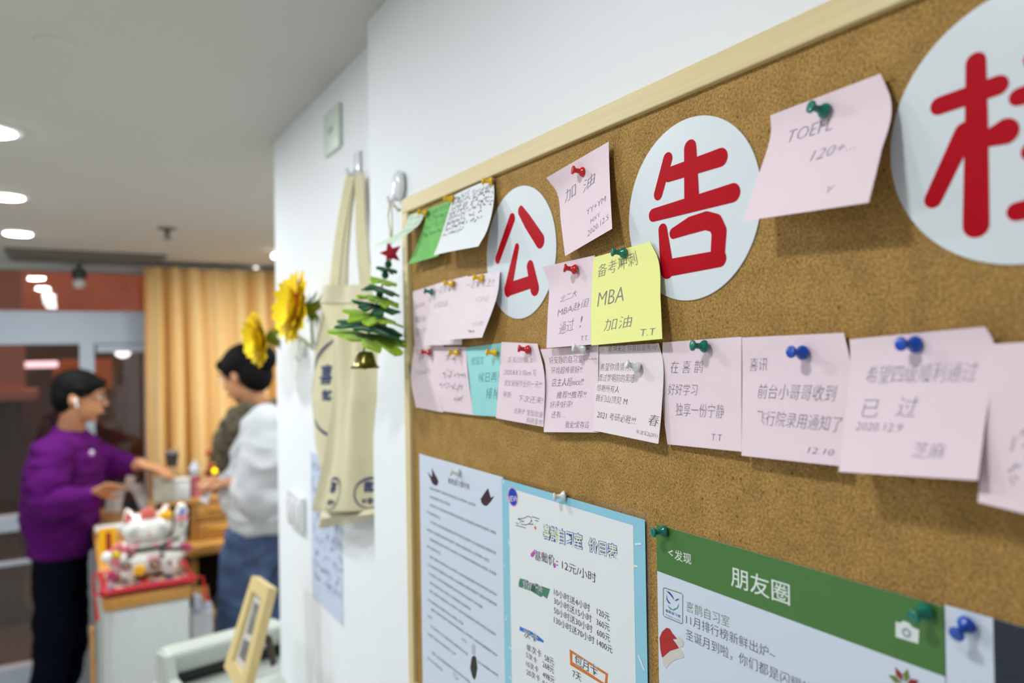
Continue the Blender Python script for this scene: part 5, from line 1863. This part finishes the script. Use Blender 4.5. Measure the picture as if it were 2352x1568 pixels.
def face_parts(e, G, FM, s=1.0):
    for sy in (-1, 1):
        MB().ell(G(.081, sy * .031, .010), (.010, .013, .008), FM, 12, 8).build('eye', mat('eye_white', (228, 224, 220), .2), e, True)
        MB().ell(G(.089, sy * .031, .010), (.004, .006, .006), FM, 10, 6).build('iris', BLACKP, e, True)
        MB().tube([G(.090, sy * .014, .032), G(.091, sy * .034, .037), G(.078, sy * .052, .031)], [.003, .0038, .002], 8).build('eyebrow', HAIR, e, True)
    MB().tube([G(.092, -.020, -.058), G(.100, 0, -.055), G(.092, .020, -.058)], [.003, .005, .003], 8).build('lips', mat('lips', (176, 104, 92), .5), e, True)


def torso_chain(ps, ra, rb, FM, mb_):
    for k in range(len(ps) - 1):
        for q in range(4):
            t_ = q / 4
            mb_.ell(ps[k].lerp(ps[k + 1], t_), (ra[k] * (1 - t_) + ra[k + 1] * t_, rb[k] * (1 - t_) + rb[k + 1] * t_, .075), FM, 22, 10)
    mb_.ell(ps[-1], (ra[-1], rb[-1], .06), FM, 22, 10)


def wrinkle(o, amp, sc, seed=0.0):
    me = o.data
    cos = [v.co.copy() for v in me.vertices]
    nms = [v.normal.copy() for v in me.vertices]
    out = []
    for c, n in zip(cos, nms):
        q = Vector((c.x * sc, c.y * sc, c.z * sc * 1.5 + seed))
        n_ = noise.noise(q) + .5 * noise.noise(q * 2.1)
        c += n * (amp * (1 - abs(n_) * 2.2))
        out += c[:]
    me.vertices.foreach_set('co', out)
    me.update()
    return o


# ---- man in purple
man = empty('person', (P(150, 1270, 3.2).x, P(150, 1270, 3.2).y, 0), 'man in purple sweatshirt and dark jeans with a white earbud, standing left of the counter', 'person')
face_dir = (rt * .93 + Vector((fw.x, fw.y, 0)) * .25)
face_dir.z = 0
FM = frame_mat(face_dir)
FH = frame_mat(face_dir + Vector((0, 0, -.14)))
hc = P(186, 912, 3.2)
mb = MB()
G = head(mb, hc, FH, .98)
neck0 = P(158, 1000, 3.22)
fit([hc + FM @ Vector((-.02, 0, -.05)), neck0], [.052, .056], mb)
sR, sL = P(120, 1040, 3.06), P(182, 1030, 3.38)
eR, eL = P(112, 1160, 2.98), P(258, 1070, 3.38)
wR, wL = P(214, 1140, 3.00), P(322, 1066, 3.34)
hipc = P(142, 1262, 3.22)
torso_chain([P(150, 1040, 3.22), P(146, 1130, 3.22), hipc], [.10, .095, .065], [.17, .14, .105], FM, mb)
fit([sR, eR, wR], [.05, .042, .029], mb)
fit([sL, eL, wL], [.05, .042, .029], mb)
hand(mb, wR, P(262, 1112, 2.98) - wR, up + fw * .6, .35, .17)
hand(mb, wL, P(385, 1080, 3.34) - wL, uz, .5, .18)
side = FM @ Vector((0, 1, 0))
fwd_ = FM @ Vector((1, 0, 0))
hz = hipc.copy()
kneeR = Vector((hz.x, hz.y, .50)) - side * .10 - fwd_ * .01
kneeL = Vector((hz.x, hz.y, .50)) + side * .10 + fwd_ * .0
ankR = Vector((hz.x, hz.y, .09)) - side * .11 - fwd_ * .08
ankL = Vector((hz.x, hz.y, .09)) + side * .11 - fwd_ * .08
fit([hz - side * .07, kneeR, ankR], [.058, .045, .038], mb)
fit([hz + side * .07, kneeL, ankL], [.058, .045, .038], mb)
remeshed(mb, 'body', SK, man, .0065, 3)
face_parts(man, G, FH)
# hair
mb = MB().ell(G(-.020, 0, .040), (.103, .083, .084), FH, 26, 16).ell(G(-.052, 0, .005), (.066, .080, .085), FH, 22, 14)
mb.tube([G(.058, -.05, .062), G(.076, 0, .072), G(.058, .05, .062)], [.020, .022, .020], 12)
for sy in (-1, 1):
    mb.tube([G(.010, sy * .074, .05), G(.005, sy * .078, .012)], [.022, .012], 10)
remeshed(mb, 'hair', HAIR, man, .006, 3)
# sweatshirt
mb = MB()
torso_chain([P(152, 1030, 3.22), P(148, 1080, 3.22), P(142, 1180, 3.22), P(142, 1252, 3.22)], [.115, .150, .150, .122], [.185, .205, .19, .18], FM, mb)
fit([sR, P(108, 1110, 3.0), eR, P(206, 1146, 3.0)], [.078, .076, .070, .046], mb)
fit([sL, eL, P(296, 1068, 3.355)], [.078, .068, .048], mb)
fit([P(158, 1004, 3.22), P(156, 1016, 3.22)], [.070, .085], mb)
wrinkle(remeshed(mb, 'sweatshirt', PURP, man, .007, 5), .010, 7)
q = P(211, 1040, 3.10)
MB().ell(q, (.010, .010, .013), n=10, m=6).build('badge', mat('badge_white', (206, 190, 214), .5), man, True)
# trousers
mb = MB()
mb.ell(hz + Vector((0, 0, -.02)), (.092, .140, .10), FM, 22, 12)
fit([hz - side * .085, kneeR, ankR], [.082, .070, .062], mb)
fit([hz + side * .075, kneeL, ankL], [.082, .070, .062], mb)
wrinkle(remeshed(mb, 'trousers', DKD, man, .009, 4), .007, 8, 3)
for a_, s_ in ((ankR, -1), (ankL, 1)):
    g = Vector((a_.x, a_.y, 0))
    MB().ell(g + fwd_ * .05 + Vector((0, 0, .040)), (.135, .048, .040), FM, 18, 10).build('shoe', BLACKP, man, True)
# earbud, glasses
MB().ell(G(.004, -.087, -.008), (.008, .007, .009), FH, 10, 8).tube([G(.004, -.089, -.008), G(.014, -.089, -.036)], .0042, 8).build('earbud', mat('white_glossy_plastic', (228, 232, 234)), man, True)
for sy in (-1, 1):
    L9 = [G(.098, sy * .033 + .020 * math.cos(t_), .010 + .017 * math.sin(t_)) for t_ in [2 * PI * k / 16 for k in range(17)]]
    MB().tube(L9, .0016, 6).tube([G(.096, sy * .055, .014), G(-.004, sy * .080, .014)], .0014, 6).build('glasses_rim', mat('grey_metal', (90, 84, 80), .3, .6), man, True)
MB().tube([G(.099, -.014, .014), G(.103, 0, .018), G(.099, .014, .014)], .0014, 6).build('glasses_bridge', mat('grey_metal', (90, 84, 80)), man, True)

# ---- woman in white knit
wom = empty('person', (P(600, 1230, 2.9).x, P(600, 1230, 2.9).y, 0), 'woman in white knit jumper, tweed scarf and blue jeans looking at her phone', 'person')
face_dir = (-rt * .95 + Vector((fw.x, fw.y, 0)) * .30)
face_dir.z = 0
FM = frame_mat(face_dir)
FH = frame_mat(face_dir + Vector((0, 0, -.35)))
hc = P(560, 862, 2.92)
mb = MB()
G = head(mb, hc, FH, .95)
nb_ = P(596, 940, 2.94)
fit([hc + FM @ Vector((-.03, 0, -.05)), nb_], [.046, .05], mb)
sL, sR = P(612, 985, 2.76), P(620, 985, 3.10)
eL, eR = P(596, 1130, 2.72), P(590, 1125, 3.12)
wL, wR = P(536, 1108, 2.76), P(520, 1100, 3.02)
hipc = P(600, 1235, 2.93)
torso_chain([P(616, 1000, 2.93), P(620, 1110, 2.93), hipc], [.09, .09, .075], [.15, .12, .11], FM, mb)
fit([sL, eL, wL], [.042, .036, .025], mb)
fit([sR, eR, wR], [.042, .036, .025], mb)
hand(mb, wL, P(478, 1112, 2.80) - wL, up, .6, .165)
hand(mb, wR, P(482, 1100, 2.94) - wR, up, .6, .165)
side = FM @ Vector((0, 1, 0))
fwd_ = FM @ Vector((1, 0, 0))
hz = hipc
kL = Vector((hz.x, hz.y, .50)) + side * .09 + fwd_ * .06
kR = Vector((hz.x, hz.y, .50)) - side * .10 + fwd_ * .02
aL = Vector((hz.x, hz.y, .09)) + side * .09 + fwd_ * .04
aR = Vector((hz.x, hz.y, .09)) - side * .11 - fwd_ * .03
fit([hz + side * .07, kL, aL], [.065, .048, .038], mb)
fit([hz - side * .07, kR, aR], [.065, .048, .038], mb)
remeshed(mb, 'body', SK, wom, .0065, 3)
face_parts(wom, G, FH)
mb = MB().ell(G(-.022, 0, .044), (.100, .084, .084), FH, 26, 16).ell(G(-.058, 0, -.008), (.062, .078, .080), FH, 22, 14).ell(G(-.120, 0, .035), (.050, .048, .055), FH, 18, 12)
mb.tube([G(.05, -.055, .062), G(.078, 0, .078), G(.05, .055, .062)], [.024, .022, .024], 12)
for sy in (-1, 1):
    mb.tube([G(.030, sy * .070, .05), G(.012, sy * .078, .0)], [.022, .012], 10)
remeshed(mb, 'hair', HAIR, wom, .006, 3)
TWEED = mat('brown_tweed', (104, 94, 72), .95, rgb2=(36, 32, 24), scale=60, bump=.3)
mb = MB()
nk = P(596, 950, 2.93)
for k in range(16):
    a_ = 2 * PI * k / 16
    a2 = 2 * PI * (k + 1) / 16
    f9 = lambda t_: nk + FM @ Vector((.082 * math.cos(t_) + .01, .085 * math.sin(t_), -.020 * math.cos(t_) + .012 * math.sin(2 * t_)))
    mb.tube([f9(a_), f9(a2)], [.040, .040], 10)
fit([P(566, 950, 2.84), P(536, 985, 2.81), P(520, 1020, 2.80), P(517, 1062, 2.80)], [.050, .058, .052, .040], mb, 12)
remeshed(mb, 'scarf', TWEED, wom, .008, 3)
mb = MB()
torso_chain([P(618, 975, 2.93), P(620, 1050, 2.93), P(612, 1130, 2.93), P(622, 1190, 2.93)], [.11, .150, .160, .120], [.175, .20, .19, .18], FM, mb)
fit([sL, P(608, 1060, 2.72), eL, P(556, 1122, 2.75)], [.085, .088, .085, .048], mb)
fit([sR, eR, P(545, 1110, 3.05)], [.08, .075, .045], mb)
wrinkle(remeshed(mb, 'jumper', KNIT, wom, .008, 5), .013, 6, 5)
mb = MB()
mb.ell(hz + Vector((0, 0, -.01)), (.108, .155, .12), FM, 22, 12).ell(P(600, 1185, 2.93), (.098, .14, .09), FM, 20, 12)
fit([hz + side * .085, kL, aL], [.090, .078, .072], mb)
fit([hz - side * .085, kR, aR], [.090, .078, .072], mb)
wrinkle(remeshed(mb, 'jeans', DENIM, wom, .009, 4), .011, 6, 8)
for a_ in (aL, aR):
    g = Vector((a_.x, a_.y, 0))
    MB().ell(g + fwd_ * .045 + Vector((0, 0, .038)), (.125, .045, .038), FM, 18, 10).build('shoe', WHITE, wom, True)
# phone in her hand
A_ = P(478, 1118, 2.80)
e = empty('phone', A_, 'white phone held upright by the woman in the knit jumper', 'phone')
pl4 = [P(474, 1112, 2.80), P(490, 1118, 2.80), P(476, 1156, 2.78), P(459, 1150, 2.78)]
MB().prism(pl4, fw * .008).build('case', mat('phone_white', (214, 218, 228), .3), e)
MB().prism([pl4[i].lerp((pl4[0] + pl4[2]) / 2, .1) - fw * .0008 for i in range(4)], fw * .0006).build('back_cover', mat('phone_back', (224, 228, 236), .2), e)
